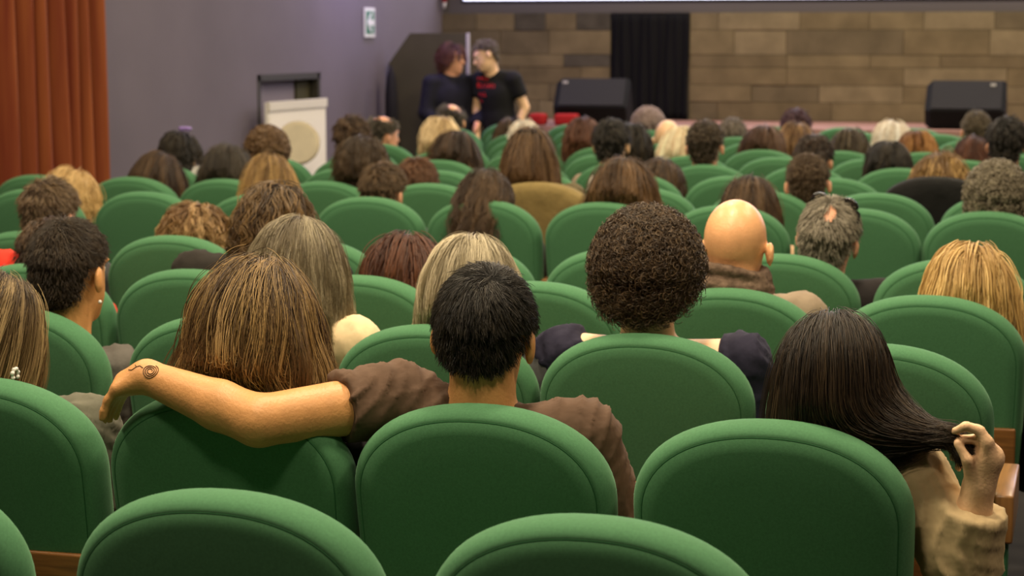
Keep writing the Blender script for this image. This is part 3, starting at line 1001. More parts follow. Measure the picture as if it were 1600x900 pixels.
def person(r, X, crown, label, short, hair, shirt=((.03, .03, .035), 'long'), tone='light', look=(0, 0, 0), s=1.05, dy=None, nz=.025,
           arms=None, hands=None, seat=None, extra_shirt=(), finegrid=None, fold=.5, seed=0, ears=True, eyes=False, sh_drop=0.0, lean=1.0, shw=.175, torso=1.0, armr=1.0, wr=.0035, shirtgrid=None):
    if hair and hair['style'] in ('long', 'bob'): crown -= .030 if r == 2 else .024 if r <= 7 else .012
    if hair and hair['style'] == 'afro' and r > 3: crown -= hair['len'] * .7
    if dy is None: dy = .17 + max(0, 1.17 - crown) * .75
    Y = ROWS[r][0]
    si = nearest_seat(r, X) if seat is None else seat
    sx = ROWS[r][1][si]
    SEAT_TAKEN[(r, si)] = short
    rng = np.random.default_rng(1000 + seed + int(abs(X) * 977) + r * 31)
    tier = 0 if r <= 3 else (1 if r <= 7 else 2)
    R = rot(*look)
    up = R[:, 2]
    C = np.array((X - sx, dy, crown)) - up * .1225 * s
    hx = C[0]
    N = C - up * (.150 * s) + np.array((0, -.022, -.035 + nz)); N[0] = hx * .86
    shz = N[2] - .045 - sh_drop
    S = {q: np.array((hx * .78 + q * shw, N[1] + .018, shz)) for q in (-1, 1)}
    if arms:
        for q in arms: S[q] = np.array(arms[q][0], float)
    chest = np.array((hx * .6, .205, N[2] - .20)); belly = np.array((hx * .3, .235, (N[2] - .2 + .56) / 2))
    neck = [Cap(C + R @ np.array((0, -.020, -.03)) * s, N + np.array((0, .0, -.03)), .058 * s, .062 * s, .025)]
    tors = [Ell(chest, (.160 * torso, .112, .175), None, .05), Ell(belly, (.150, .112, .17), None, .06),
            Cap(N + np.array((0, .008, -.055)), S[-1], .056, .055, .035), Cap(N + np.array((0, .008, -.055)), S[1], .056, .055, .035)]
    A = {}
    for q in (-1, 1):
        A[q] = [S[q], np.array((hx * .4 + q * .235, .235, shz - .27)), np.array((q * .13, .47, .615))]
    if arms:
        for q, v in arms.items(): A[q] = [np.array(p, float) for p in v]
    limb = []; sleeves = []
    for q in (-1, 1):
        a = A[q]
        limb += [Cap(a[0], a[1], .050 * armr, .042 * armr, .02), Cap(a[1], a[1] + (a[2] - a[1]) * .35, .0415 * armr, .0410 * armr, .012), Cap(a[1] + (a[2] - a[1]) * .35, a[2], .0410 * armr, .0275 * armr, .012)]
        if shirt[1] == 'short':
            m = a[0] + (a[1] - a[0]) * (shirt[3] if len(shirt) > 3 and q > 0 else shirt[2] if len(shirt) > 2 else .55)
            sleeves.append(Cap(a[0], m, .056 * armr, .052 * armr, .025, cut=True))
        elif shirt[1] == 'long':
            w = a[1] + (a[2] - a[1]) * (shirt[2] if len(shirt) > 2 else .92)
            sleeves += [Cap(a[0], a[1], .058, .054, .02), Cap(a[1], w, .056, .050 if len(shirt) > 2 else .038, .02, cut=True)]
        if not (hands and q in hands):
            wv = a[2]; pd = norm((a[2] - a[1])[None])[0] * np.array((1, 1, .4))
            pm = wv + pd * .07
            limb.append(Cap(wv, pm, .026, .030, .02))
            sd = np.cross(pd, (0, 0, 1)); sd /= max(np.linalg.norm(sd), 1e-6)
            for fi in range(4):
                b0 = pm + sd * (.022 * (fi - 1.5)); b1 = b0 + pd * .05 + np.array((0, 0, -.004)); b2 = b1 + pd * .03 + np.array((0, 0, -.02))
                limb += [Cap(b0, b1, .010, .009, .006), Cap(b1, b2, .009, .008, .006)]
            tb = wv + pd * .03 - sd * q * .024
            limb.append(Cap(tb, tb + pd * .05 - sd * q * .02, .011, .009, .008))
        else: limb += hands[q]
    hp = head_prims(C, R, s, ears)
    prims = tors + neck + leg_prims() + [Cap((q * .115, .60, .06), (q * .12, .76, .04), .036, .03, .02) for q in (-1, 1)] + limb + hp
    ch, cc = {0: (.0065, .018), 1: (.009, .024), 2: (.012, .03)}[tier]
    fine = [[(C[0] - .10 * s, C[0] + .10 * s, ch)], [(C[1] - .13, C[1] + .13, ch)], [(C[2] - .13 * s, C[2] + .13 * s, ch)]]
    if finegrid:
        for i in range(3): fine[i] += finegrid[i]
    ax = axes_for(prims, cc, fine)
    V, F = surface(prims, ax)
    body = mk('person', V, F, skin(tone))
    body.location = (sx, Y, 0)
    tag(body, label, 'person')
    # clothes
    sp = tors + sleeves + list(extra_shirt)
    if shirt[1] == 'tank': sp = tors[:2] + [Cap(N + (S[q] - N) * .82 + np.array((0, .006, -.03)), S[q], .054, .060, .02) for q in (-1, 1)] + [Cap(A[q][0], A[q][0] + (A[q][1] - A[q][0]) * .75, .060, .056, .02, cut=True) for q in (-1, 1)]
    sg_ = shirtgrid or {0: .011, 1: .018, 2: .024}[tier]
    V, F = surface(sp, axes_for(sp, sg_, g=.011, fine=finegrid or ((), (), ())), grow=.011)
    V = wrinkle(V, F, rng, wr)
    mk('shirt', V, F, cloth(shirt[0], fold), body)
    link('trousers', me_trs, body)
    link('shoes', me_shoe, body)
    if eyes:
        for q in (-1, 1):
            e = link('eye', me_eye, body)
            e.matrix_local = Matrix.Translation(C + R @ np.array((q * .031, .074, .006)) * s) @ Matrix(R.tolist()).to_4x4()
    fw = np.array((0, .035, 0))
    H = Head(C, R, s, [Ell(chest + fw, (.15, .08, .16)), Cap(N + np.array((0, .04, -.055)), S[-1] + fw, .045, .045), Cap(N + np.array((0, .04, -.055)), S[1] + fw, .045, .045)])
    if not (hair and hair.get('over')): H.body = list(H.body) + [BackPlane()]
    if hair: make_hair(H, hair, body, tier, rng)
    body['_'] = 0; del body['_']
    return body, C, R, s

BLACK = ((.006, .005, .004), (.010, .008, .006), (.032, .024, .014))
DKBR = ((.020, .011, .006), (.040, .022, .011), (.095, .055, .026))
BROWN = ((.042, .022, .010), (.095, .052, .021), (.21, .125, .05))
RED = ((.030, .010, .006), (.055, .018, .009), (.11, .040, .018))
HILITE = ((.034, .018, .009), (.150, .086, .034), (.42, .27, .105))
GOLD = ((.10, .055, .018), (.22, .125, .040), (.42, .27, .10))
BLOND = ((.26, .155, .055), (.46, .30, .115), (.68, .50, .24))
ASH = ((.085, .066, .040), (.16, .125, .070), (.34, .29, .19))
GREY = ((.085, .074, .056), (.16, .14, .11), (.36, .33, .27))
WHITE = ((.46, .40, .32), (.60, .54, .45), (.80, .75, .66))
DARKGREY = ((.040, .034, .026), (.070, .060, .045), (.16, .14, .11))
def hs(style, col, **k): return dict(style=style, col=col, **k)
def long_(col, L=.36, **k): return hs('long', col, len=L, **k)
def bob(col, L=.22, **k):
    k.setdefault('vol', .030); k.setdefault('clump', .5)
    return hs('bob', col, len=L, **k)
def short_(col, L=.045, **k): return hs('short', col, len=L, **k)

# ---- second row from the camera: the four people nearest to us
person(2, -1.575, 1.235, 'woman with long highlighted brown hair inside the bare tattooed arm', 'woman with long highlighted hair',
       long_(HILITE, .54, vol=.030, lift=.2, wave=.028, wfreq=6, spread=.012, dens=1.1, grav=.32, part=(.01, .03, .125), clump=.70, K=22),
       ((.05, .045, .05), 'long'), 'light', (0, -2, 3), sh_drop=.03)

# man with the stretched arm
Sx = -1.06
def w2(p): return (p[0] - Sx, p[1] - 3.44, p[2])
sh = w2((-1.265, 3.575, .955)); el = w2((-1.470, 3.372, .940)); wr = w2((-1.712, 3.398, 1.008))
hand = []
wrv = np.array(wr)
palm = np.array(w2((-1.750, 3.394, .995)))
hand.append(Cap(wrv, palm, .0300, .0265, .015))
for i, yo in enumerate((-.032, -.011, .010, .030)):
    kn = palm + np.array((-.006, yo, -.002 - .003 * abs(i - 1.5)))
    hand.append(Cap(wrv + np.array((0, yo * .5, 0)), kn, .022, .0140, .014))
    Lf = (.86, 1.0, 1.06, .98)[i]
    j1 = kn + np.array((-.021, -.003, -.026)) * Lf; j2 = j1 + np.array((-.011, -.001, -.025)) * Lf; j3 = j2 + np.array((-.004, 0, -.019)) * Lf
    hand += [Cap(kn, j1, .0112, .0100, .007), Cap(j1, j2, .0100, .0090, .004), Cap(j2, j3, .0090, .0074, .004)]
tb0 = wrv + np.array((-.012, .026, -.006)); tb1 = wrv + np.array((-.034, .048, -.018)); tb2 = wrv + np.array((-.052, .056, -.030))
hand += [Cap(tb0, tb1, .0150, .0115, .012), Cap(tb1, tb2, .0112, .0090, .005)]
folds = []
man, MC, MR, MS = person(2, -1.100, 1.212, 'man with short black hair and brown T-shirt stretching his tattooed arm', 'man in the brown T-shirt',
       short_(BLACK, .055, cap=.011, vol=.009, lift=.10, mess=.16, swirl=.55, crown=(.018, -.060, .106), nape=.032, dens=1.6, clump=.45, spread=.005, jit=.045),
       ((.105, .062, .040), 'short', .42, .95), 'tan', (2, 3, 3), s=1.06, nz=.055, armr=1.16, wr=.006, shirtgrid=.0085, arms={-1: (sh, el, wr)}, hands={-1: hand},
       finegrid=[[(-.78, -.58, .0045), (-.58, -.18, .010)], [(-.13, .02, .0065)], [(.87, 1.05, .0060)]], fold=.9, shw=.185, torso=1.08)
# the tattoo: a line-drawn spiral lying on the skin of the wrist
M_INK = mat_plain('tattoo_ink', (.10, .060, .032), .6, .2)
_e, _w = np.array(el), np.array(wr)
fore = [Cap(_e, _e + (_w - _e) * .35, .0481, .0476, .012), Cap(_e + (_w - _e) * .35, _w, .0476, .0319, .012)] + hand[:6]
def project(p, d):
    p = np.array(p, float); d = np.array(d, float) / np.linalg.norm(d)
    for _ in range(40):
        v = .5
        for q in fore: v = smin(np.array(v), q(*[np.array(c) for c in p]), q.k)
        p = p + d * float(v) * .9
    return p - d * .0006
vd = np.array((-1.70, 3.40, 1.0)) - np.array((0, 0, CAMZ)); vd /= np.linalg.norm(vd)
vd = norm((vd * .6 + np.array((0, .35, -.75)))[None])[0]
cen = np.array(w2((-1.690, 3.372, 1.022)))
sd = np.array((1, 0, -.10)); sd = sd / np.linalg.norm(sd); ud = np.cross(sd, vd)
def tat(name, pts):
    return tube(name, [project(cen - vd * .10 + sd * u + ud * v, vd) for u, v in pts], .0008, M_INK, man, 5)
sp = [(.0035 + .0125 * t / 1.0, t * 2 * math.pi * 3.2) for t in np.linspace(0, 1, 64)]
o = tat('tattoo', [(r_ * math.cos(a), r_ * math.sin(a)) for r_, a in sp]); o['label'] = 'spiral tattoo drawn in thin dark lines'
tat('tattoo_line', [(-.016, .002), (-.024, .006), (-.030, .003), (-.036, .009)])
tat('tattoo_line', [(-.030, .003), (-.038, -.004), (-.046, -.002)])

pearlw = person(2, -2.180, 1.200, 'woman with long straight fair brown hair wearing a pearl earring and grey cardigan', 'woman with the pearl earring',
       long_(((.040, .024, .011), (.25, .155, .066), (.44, .31, .145)), .46, cut=lambda p: (p[:, 0] > .03) & (p[:, 1] > .03), vol=.008, wave=.008, spread=.009, clump=.45, grav=.45, extra=lambda P, t: np.array((-.22, -.32, -1.0))[None].repeat(len(P), 0), lift=.12, part=(-.02, .04, .12)),
       ((.120, .115, .085), 'long'), 'light', (-32, 0, 2), eyes=True, shw=.20, nz=.05)
# woman holding her hair out
Sx4 = -.52
def w4(p): return (p[0] - Sx4, p[1] - 3.44, p[2])
HP = np.array(w4((-.205, 3.535, .948)))
sh4 = w4((-.285, 3.600, .855)); el4 = w4((-.188, 3.570, .715)); wr4 = w4((-.163, 3.540, .862))
pk = np.array(wr4)
hand4 = []
kb = np.array(w4((-.146, 3.535, .915)))
hand4.append(Cap(pk, kb, .0255, .0275, .014))
tips = [((-.163, 3.512, .968), (-.186, 3.506, .976), (-.206, 3.512, .964)),
        ((-.166, 3.527, .950), (-.196, 3.520, .948), (-.212, 3.526, .934)),
        ((-.168, 3.541, .932), (-.200, 3.535, .926), (-.210, 3.541, .910)),
        ((-.170, 3.554, .916), (-.196, 3.548, .905), (-.200, 3.553, .890))]
for i, (a, b, c) in enumerate(tips):
    kn = np.array(w4((-.150, 3.512 + .015 * i, .948 - .013 * i)))
    hand4 += [Cap(pk + (kb - pk) * .4, kn, .018, .0130, .012), Cap(kn, w4(a), .0114, .0104, .004), Cap(w4(a), w4(b), .0102, .0092, .003), Cap(w4(b), w4(c), .0090, .0074, .003)]
hand4 += [Cap(pk + np.array((-.012, -.012, .012)), w4((-.182, 3.508, .915)), .0130, .0108, .008), Cap(w4((-.182, 3.508, .915)), w4((-.200, 3.508, .944)), .0104, .0082, .004)]
def sweep(P, t):
    z0 = .985 + .55 * P[:, 0]
    w = np.clip((z0 - P[:, 2]) / .10, 0, 1)
    w = w * w * (3 - 2 * w)
    to = HP[None] - P
    dist = np.linalg.norm(to, axis=1)
    to = to / np.maximum(dist, 1e-6)[:, None]
    d = (1 - w)[:, None] * np.array((0, 0, -1.0)) + w[:, None] * to * 2.2
    d[dist < .03] = np.array((.6, -.1, -.8))
    return d
def gather(g, rng):
    out = g.copy()
    K = g.shape[1]
    dist = np.linalg.norm(g - HP, axis=2)
    for i in range(len(g)):
        h = np.nonzero(dist[i] < .05)[0]
        if len(h):
            k = max(int(h[0]), 2)
            tail = HP + np.array((.018, -.004, -.030)) + rng.normal(size=3) * .008
            path = np.concatenate([g[i, :k], (HP + rng.normal(size=3) * .007)[None], tail[None]])
            d = np.r_[0, np.cumsum(np.linalg.norm(np.diff(path, axis=0), axis=1))]
            u = np.linspace(0, d[-1], K)
            out[i] = np.stack([np.interp(u, d, path[:, q]) for q in range(3)], 1)
    return out
person(2, -.428, 1.172, 'woman in a khaki jacket pulling her long dark hair out sideways', 'woman in the khaki jacket',
       long_(((.009, .006, .004), (.013, .008, .005), (.060, .038, .020)), .50, vol=.008, wave=.003, spread=.007, clump=.45, grav=.40, lift=.06, extra=sweep, post=gather, jit=.015, dens=1.5, K=24, part=(-.03, .045, .12)),
       ((.47, .35, .195), 'long', .72), 'light', (4, 4, 11), arms={1: (sh4, el4, wr4)}, hands={1: hand4},
       finegrid=[[(.27, .41, .0045)], [(.03, .15, .0055)], [(.83, 1.0, .0045)]], fold=.6, shw=.20, wr=.0022, shirtgrid=.009)

# ---- third row
CURLY = ((.014, .008, .005), (.030, .018, .010), (.11, .07, .036))
person(3, -1.000, 1.215, 'woman with big dark curly hair, bare nape and navy ruffled sleeves', 'woman with big curly hair',
       hs('afro', CURLY, len=.062, curl=.0075, turns=4, dens=1.7, cap=.030, nape=.028), ((.022, .020, .040), 'tank'), 'light', (0, -4, 0), shw=.215, fold=.8, nz=.045, wr=.007)
boy = person(3, -2.515, 1.185, 'young man with short dark hair and an earring beside the pearl earring woman', 'young man with the earring',
       short_(((.014, .009, .005), (.022, .014, .008), (.055, .036, .018)), .030, cap=.008, vol=.005, dens=1.3), ((.10, .09, .08), 'long'), 'tan', (-9, 2, 0), eyes=True, s=1.1, nz=-.01, shw=.150)
person(3, -1.885, 1.225, 'woman with grey brown hair and cream top behind the long highlighted hair', 'woman in the cream top',
       long_(ASH, .31, vol=.022, wave=.008, spread=.007, lift=.2), ((.78, .60, .36), 'short', .8), 'light', (-8, 2, -3), nz=.065, shw=.175)
person(3, -1.430, 1.195, 'woman with ash blond hair just behind the black haired man', 'woman with ash blond hair',
       long_(((.17, .14, .085), (.33, .27, .16), (.62, .54, .38)), .36, vol=.028, wave=.008, spread=.007, lift=.25), ((.05, .05, .05), 'long'), 'light', (0, 0, 2))

# ---- fourth row
bald = person(4, -.940, 1.210, 'bald man with grey brown scarf and beige jacket', 'bald man with the scarf', None,
       ((.26, .20, .14), 'long'), 'bald', (0, 6, 0), s=1.12, shw=.190, nz=.065)
person(4, -.300, 1.115, 'woman with honey blond bob sitting low at the row end', 'woman with the honey blond bob',
       bob(((.24, .14, .045), (.44, .28, .095), (.66, .47, .20)), .26, vol=.030, wave=.006), ((.06, .045, .04), 'long'), 'light', (6, 2, 4))
person(4, -1.935, 1.095, 'woman with dark auburn hair low between two empty seat tops', 'woman with dark auburn hair',
       long_(RED, .34, vol=.036, wave=.010), ((.03, .03, .03), 'long'), 'light', (0, 4, 0))
person(4, -2.315, 1.240, 'man with wavy collar-length brown hair and black top', 'man with wavy brown hair',
       hs('long', ((.026, .015, .008), (.065, .037, .016), (.19, .115, .045)), len=.20, vol=.030, wave=.022, wfreq=6, clump=.7, lift=.4), ((.022, .018, .015), 'long'), 'pink', (6, 2, 3), shw=.215, nz=.10)
person(4, -3.085, 1.085, 'person in a bright red top hidden behind the young man with the earring', 'person in the red top',
       short_(DKBR, .05), ((.62, .035, .018), 'short', .8), 'light', (0, 16, 4), nz=.11, arms={-1: ((-.20, .17, .930), (-.27, .22, .68), (-.13, .45, .62)), 1: ((.08, .22, .80), (.19, .28, .62), (.10, .50, .60))})
# ---- fifth row
pc = person(5, -.785, 1.140, 'man with thinning grey hair and sunglasses pushed up, head tilted', 'man with sunglasses on his head',
       short_(((.085, .072, .052), (.15, .13, .095), (.36, .32, .25)), .036, cap=.007, vol=.006, mess=.06, lift=.06, dens=2.2, rad=.7, top=(.012, -.075, .020, .028, .035)), ((.016, .013, .013), 'long'), 'pink', (-10, -6, 9), s=1.08, shw=.20, nz=.05)
person(5, -3.025, 1.085, 'woman with short messy golden brown hair low behind a seat top', 'woman with messy golden hair',
       hs('long', ((.09, .045, .016), (.19, .105, .038), (.40, .26, .12)), len=.15, vol=.030, wave=.020, wfreq=7, clump=.7, lift=.5, mess=.4), ((.05, .05, .05), 'long'), 'light', (-18, 6, 6))
person(5, -3.580, 1.145, 'person with short tousled brown hair and glasses beside the red curtain end', 'person with tousled brown hair',
       short_(((.040, .024, .013), (.075, .046, .024), (.17, .115, .06)), .055, cap=.012, vol=.012, lift=.2, mess=.28), ((.05, .05, .05), 'long'), 'pink', (-10, 2, 0))
# ---- sixth row
person(6, -4.490, 1.070, 'woman with short golden blond hair in front of the red curtain', 'woman with golden hair by the curtain',
       hs('bob', BLOND, len=.15, vol=.018, wave=.008, lift=.2), ((.04, .04, .05), 'long'), 'light', (-32, 4, 0), eyes=True)
person(6, -2.470, 1.115, 'woman with dark brown hair spilling over her seat back', 'woman with hair over the seat back',
       long_(DKBR, .25, vol=.025, wave=.014, lift=.3, over=True, extra=lambda P, t: np.array((-.10, -.55, -1.0))[None].repeat(len(P), 0)), ((.05, .04, .04), 'long'), 'light', (0, -14, 0), dy=.10)
person(6, -2.958, 1.105, 'man with short brown hair low in his seat, pink ear showing', 'man with short brown hair and pink ear',
       short_(((.035, .020, .010), (.060, .036, .017), (.13, .08, .04)), .050, cap=.012, vol=.012), ((.05, .05, .06), 'long'), 'pink', (-14, 4, 0))
person(6, -1.890, 1.170, 'woman with long wavy chestnut hair spreading over her shoulders', 'woman with long chestnut hair',
       long_(((.028, .015, .008), (.080, .042, .018), (.19, .105, .045)), .38, vol=.040, wave=.014), ((.05, .04, .04), 'long'), 'light', (0, 0, 0))
person(6, -1.355, 1.100, 'woman with straight brown bob just above the bald head', 'woman with the straight brown bob',
       bob(((.028, .015, .009), (.055, .031, .017), (.13, .075, .036)), .28, vol=.022), ((.55, .36, .22), 'short'), 'light', (-6, 2, 0))
person(6, -.360, 1.170, 'person with loose grey brown curls at the row end', 'person with grey brown curls',
       hs('afro', ((.055, .044, .030), (.095, .078, .052), (.22, .19, .13)), len=.055, curl=.008, turns=3, cap=.028, dens=1.6), ((.05, .05, .05), 'long'), 'pink', (0, 2, 0))
person(6, -3.490, 1.155, 'woman with straight golden hair above the wavy brown head', 'woman with straight golden hair',
       long_(GOLD, .36, vol=.008, wave=.005, lift=.08), ((.30, .22, .16), 'long'), 'light', (0, 0, 0))
# ---- seventh row
person(7, -1.232, 1.130, 'man with cropped brown hair and reddish ears', 'man with cropped hair and reddish ears',
       short_(((.040, .024, .013), (.060, .038, .020), (.12, .08, .045)), .022, cap=.006, vol=.004), ((.06, .05, .05), 'long'), 'pink', (0, 4, -3), s=1.1)
person(7, -4.435, 1.098, 'woman with long dark hair leaning over, reddish shoulder', 'woman leaning over with dark hair',
       long_(DKBR, .40, vol=.030, wave=.008), ((.45, .16, .08), 'short'), 'light', (-14, 10, 12))
person(7, -4.065, 1.150, 'woman with long straight near black hair beside the violet wall', 'woman with near black straight hair',
       long_(((.012, .009, .007), (.026, .019, .013), (.07, .055, .036)), .34, vol=.032, wave=.005), ((.03, .03, .03), 'long'), 'light', (0, 2, 0))
person(7, -3.350, 1.200, 'person with thick dark hair and dark collar towering over the row', 'person with thick dark hair',
       hs('long', ((.024, .015, .009), (.042, .026, .014), (.085, .055, .03)), len=.19, vol=.028, wave=.010, lift=.4), ((.030, .022, .018), 'long'), 'pink', (-12, 0, 0))
person(7, -3.100, 1.075, 'person with reddish brown hair and dark glasses pushed up', 'person with glasses in reddish hair',
       short_(((.050, .020, .010), (.085, .038, .018), (.16, .08, .04)), .060, cap=.016, vol=.014), ((.05, .05, .05), 'long'), 'light', (0, 6, 0))
clipw = person(7, -2.520, 1.255, 'woman with long brown hair held up by a dark clip', 'woman with the dark hair clip',
       long_(((.040, .021, .010), (.085, .045, .020), (.17, .10, .05)), .42, vol=.008, wave=.008, lift=.08), ((.10, .08, .04), 'long'), 'light', (0, -4, 0), s=.98)
# ---- eighth row
person(8, -4.235, 1.190, 'man with bushy brown hair in front of the cream disc', 'man with bushy brown hair',
       hs('afro', ((.040, .022, .011), (.075, .042, .020), (.14, .085, .04)), len=.045, curl=.008, turns=2, cap=.022, dens=1.8), ((.05, .05, .05), 'long'), 'light', (10, 0, 0))
clipb = person(8, -4.755, 1.150, 'woman in a white top with black hair clipped up', 'woman in the white top',
       hs('bob', BLACK, len=.11, vol=.024, lift=.3), ((.50, .49, .46), 'short', .8), 'light', (-8, 0, 0), shw=.215, nz=.135)
person(8, -.715, 1.100, 'woman with curly golden brown hair above the black coat', 'woman with curly golden brown hair',
       hs('long', ((.075, .040, .016), (.20, .115, .040), (.42, .27, .10)), len=.22, vol=.045, wave=.022, wfreq=6, lift=.5), ((.012, .012, .012), 'long'), 'light', (0, 0, 0))
person(8, -2.100, 1.045, 'person with dark hair sunk low beside the chestnut haired woman', 'person sunk low with dark hair',
       hs('bob', DKBR, len=.2, vol=.03), ((.03, .03, .03), 'long'), 'light', (0, 8, 4))
# ---- ninth row
person(9, -4.060, 1.200, 'person with smooth dark brown hair behind the balding grey head', 'person with smooth dark brown hair',
       short_(DKBR, .07, cap=.018, vol=.014), ((.03, .03, .03), 'long'), 'light', (-6, 0, 0))
person(9, -3.440, 1.140, 'woman with long dark hair in front of the blond head', 'woman with dark hair before the blond head',
       long_(((.016, .010, .008), (.034, .020, .012), (.09, .05, .025)), .36, vol=.035, wave=.006), ((.05, .05, .05), 'long'), 'light', (0, 0, 3))
person(9, -2.540, 1.200, 'man with square cut black hair and pale ears', 'man with square cut black hair',
       short_(BLACK, .050, cap=.016, vol=.010), ((.30, .22, .16), 'long'), 'light', (0, 2, 0), s=1.1)
person(9, -2.020, 1.200, 'man with neat dark brown crop and red ears', 'man with neat crop and red ears',
       short_(((.024, .017, .010), (.040, .028, .016), (.085, .06, .036)), .028, cap=.010, vol=.006), ((.10, .16, .09), 'long'), 'pink', (0, 2, 0), s=1.12)
person(9, -1.430, 1.130, 'man with dark hair behind the cropped brown head, ear lit orange', 'man with dark hair and orange ear',
       short_(((.014, .009, .006), (.024, .015, .009), (.05, .03, .018)), .045, cap=.014, vol=.010), ((.03, .03, .03), 'long'), 'pink', (-10, 2, 0), s=1.12)
person(9, -1.040, 1.110, 'person with a smooth round black head of hair', 'person with smooth round black hair',
       bob(BLACK, .22, vol=.040), ((.02, .02, .02), 'long'), 'light', (0, 6, 0))
person(9, -.430, 1.235, 'man with black hair, large ears and pale collar', 'man with black hair and pale collar',
       short_(BLACK, .055, cap=.016, vol=.012), ((.50, .40, .28), 'long'), 'pink', (-4, 2, 0), s=1.1)
# ---- tenth row
person(10, -3.790, 1.180, 'woman with short blond hair in front of the bald head', 'woman with short blond hair',
       hs('bob', ((.28, .19, .09), (.46, .34, .18), (.66, .54, .34)), len=.20, vol=.034), ((.10, .10, .10), 'long'), 'light', (0, 0, 0))
person(10, -2.320, 1.145, 'woman with white blond hair next to the neat dark crop', 'woman with white blond hair',
       long_(((.48, .38, .24), (.62, .50, .34), (.80, .70, .52)), .30, vol=.020), ((.2, .2, .2), 'long'), 'light', (-14, 0, 0))
person(10, -2.620, 1.160, 'person with dark hair half hidden by the square cut black hair', 'person half hidden by black hair',
       bob(BLACK, .24, vol=.02), ((.03, .03, .03), 'long'), 'light', (0, 0, 0))
person(10, -.640, 1.110, 'person with dark reddish hair low beside the large eared man', 'person with low dark reddish hair',
       bob(RED, .22, vol=.02), ((.04, .01, .01), 'long'), 'light', (0, 4, 0))
# ---- eleventh row
person(11, -4.430, 1.150, 'balding man with grey temples and a red lit ear', 'balding man with grey temples',
       hs('fringe', DARKGREY, len=.03, top=(0, .01, .070, .095, .075)), ((.10, .10, .12), 'long'), 'pink', (-40, 2, 0), eyes=True)
person(11, -3.480, 1.120, 'person with white hair behind the dark hair clip', 'person with white hair behind the clip',
       short_(WHITE, .05, cap=.014, vol=.010), ((.2, .2, .2), 'long'), 'light', (0, 4, 0))
person(11, -3.090, 1.160, 'person with dark red hair left of the square black head', 'person with dark red hair',
       bob(((.045, .018, .011), (.08, .032, .018), (.16, .07, .04)), .22, vol=.03), ((.03, .03, .03), 'long'), 'light', (0, 0, 4))
person(11, -1.945, 1.120, 'woman with spreading dark brown hair resting on a green seat', 'woman with spreading dark hair',
       long_(((.030, .014, .009), (.055, .026, .015), (.11, .06, .032)), .30, vol=.055), ((.05, .03, .03), 'long'), 'light', (0, 8, 6))
person(11, -1.430, 1.110, 'person with dark pointed hair between two green seats', 'person with dark pointed hair',
       bob(((.024, .016, .010), (.040, .028, .017), (.08, .06, .035)), .22, vol=.025), ((.04, .04, .04), 'long'), 'light', (0, 0, -4))
person(11, -1.020, 1.105, 'person with orange brown hair beside the white head', 'person with orange brown hair',
       bob(((.10, .040, .012), (.20, .085, .025), (.34, .17, .05)), .22, vol=.030), ((.06, .04, .03), 'long'), 'light', (-6, 2, 0))
# ---- twelfth row
person(12, -2.710, 1.115, 'bald man with pale shining head and orange ear', 'bald man with pale shining head', None, ((.25, .22, .18), 'long'), 'light', (4, 6, 0), s=1.1)
person(12, -1.850, 1.110, 'person with brown hair streaked lighter at the side', 'person with streaked brown hair',
       bob(((.060, .030, .015), (.14, .075, .034), (.36, .22, .10)), .22, vol=.030), ((.05, .04, .03), 'long'), 'light', (-10, 4, 0), seat=4)
person(12, -1.240, 1.130, 'person with bright white hair near the stage', 'person with bright white hair',
       bob(WHITE, .20, vol=.034), ((.2, .2, .2), 'long'), 'light', (0, 2, 0))
# ---- front rows by the stage
person(13, -4.020, 1.085, 'person with dark brown hair below the hand of the man in black', 'person below the hanging hand',
       bob(DKBR, .2, vol=.035), ((.03, .03, .03), 'long'), 'light', (0, 4, 0))
person(13, -2.410, 1.090, 'person with small grey brown head before the stage', 'person with small grey brown head',
       short_(((.075, .060, .046), (.11, .09, .07), (.2, .17, .14)), .04, cap=.012), ((.1, .1, .1), 'long'), 'light', (0, 4, 0))
person(13, -.755, 1.160, 'man with brown crop in front of the lone speaker', 'man before the lone speaker',
       short_(((.050, .038, .024), (.075, .058, .036), (.14, .11, .07)), .03, cap=.010), ((.06, .02, .02), 'long'), 'pink', (8, 2, 0), s=1.1)
person(14, -4.715, 1.150, 'bald man with dark fringe of hair in front of the standing woman', 'bald man before the standing woman',
       hs('fringe', DARKGREY, len=.03, top=(.02, .0, .075, .10, .075)), ((.1, .1, .12), 'long'), 'bald', (6, 6, 0), s=1.15)
person(14, -3.180, 1.145, 'person with greyish curly hair and bare crown before the black curtain', 'person with curly hair and bare crown',
       hs('afro', ((.11, .075, .070), (.17, .12, .11), (.30, .23, .21)), len=.030, curl=.006, turns=2, cap=.018, top=(.0, -.06, .045, .05, .05), dens=1.8), ((.06, .05, .05), 'long'), 'pink', (0, 4, 0), s=1.25)
person(14, -2.080, 1.135, 'person with dark plum coloured hair before the stage', 'person with plum coloured hair',
       short_(((.026, .010, .014), (.045, .018, .024), (.09, .04, .05)), .05, cap=.014), ((.04, .04, .04), 'long'), 'light', (0, 4, 0), s=1.2)

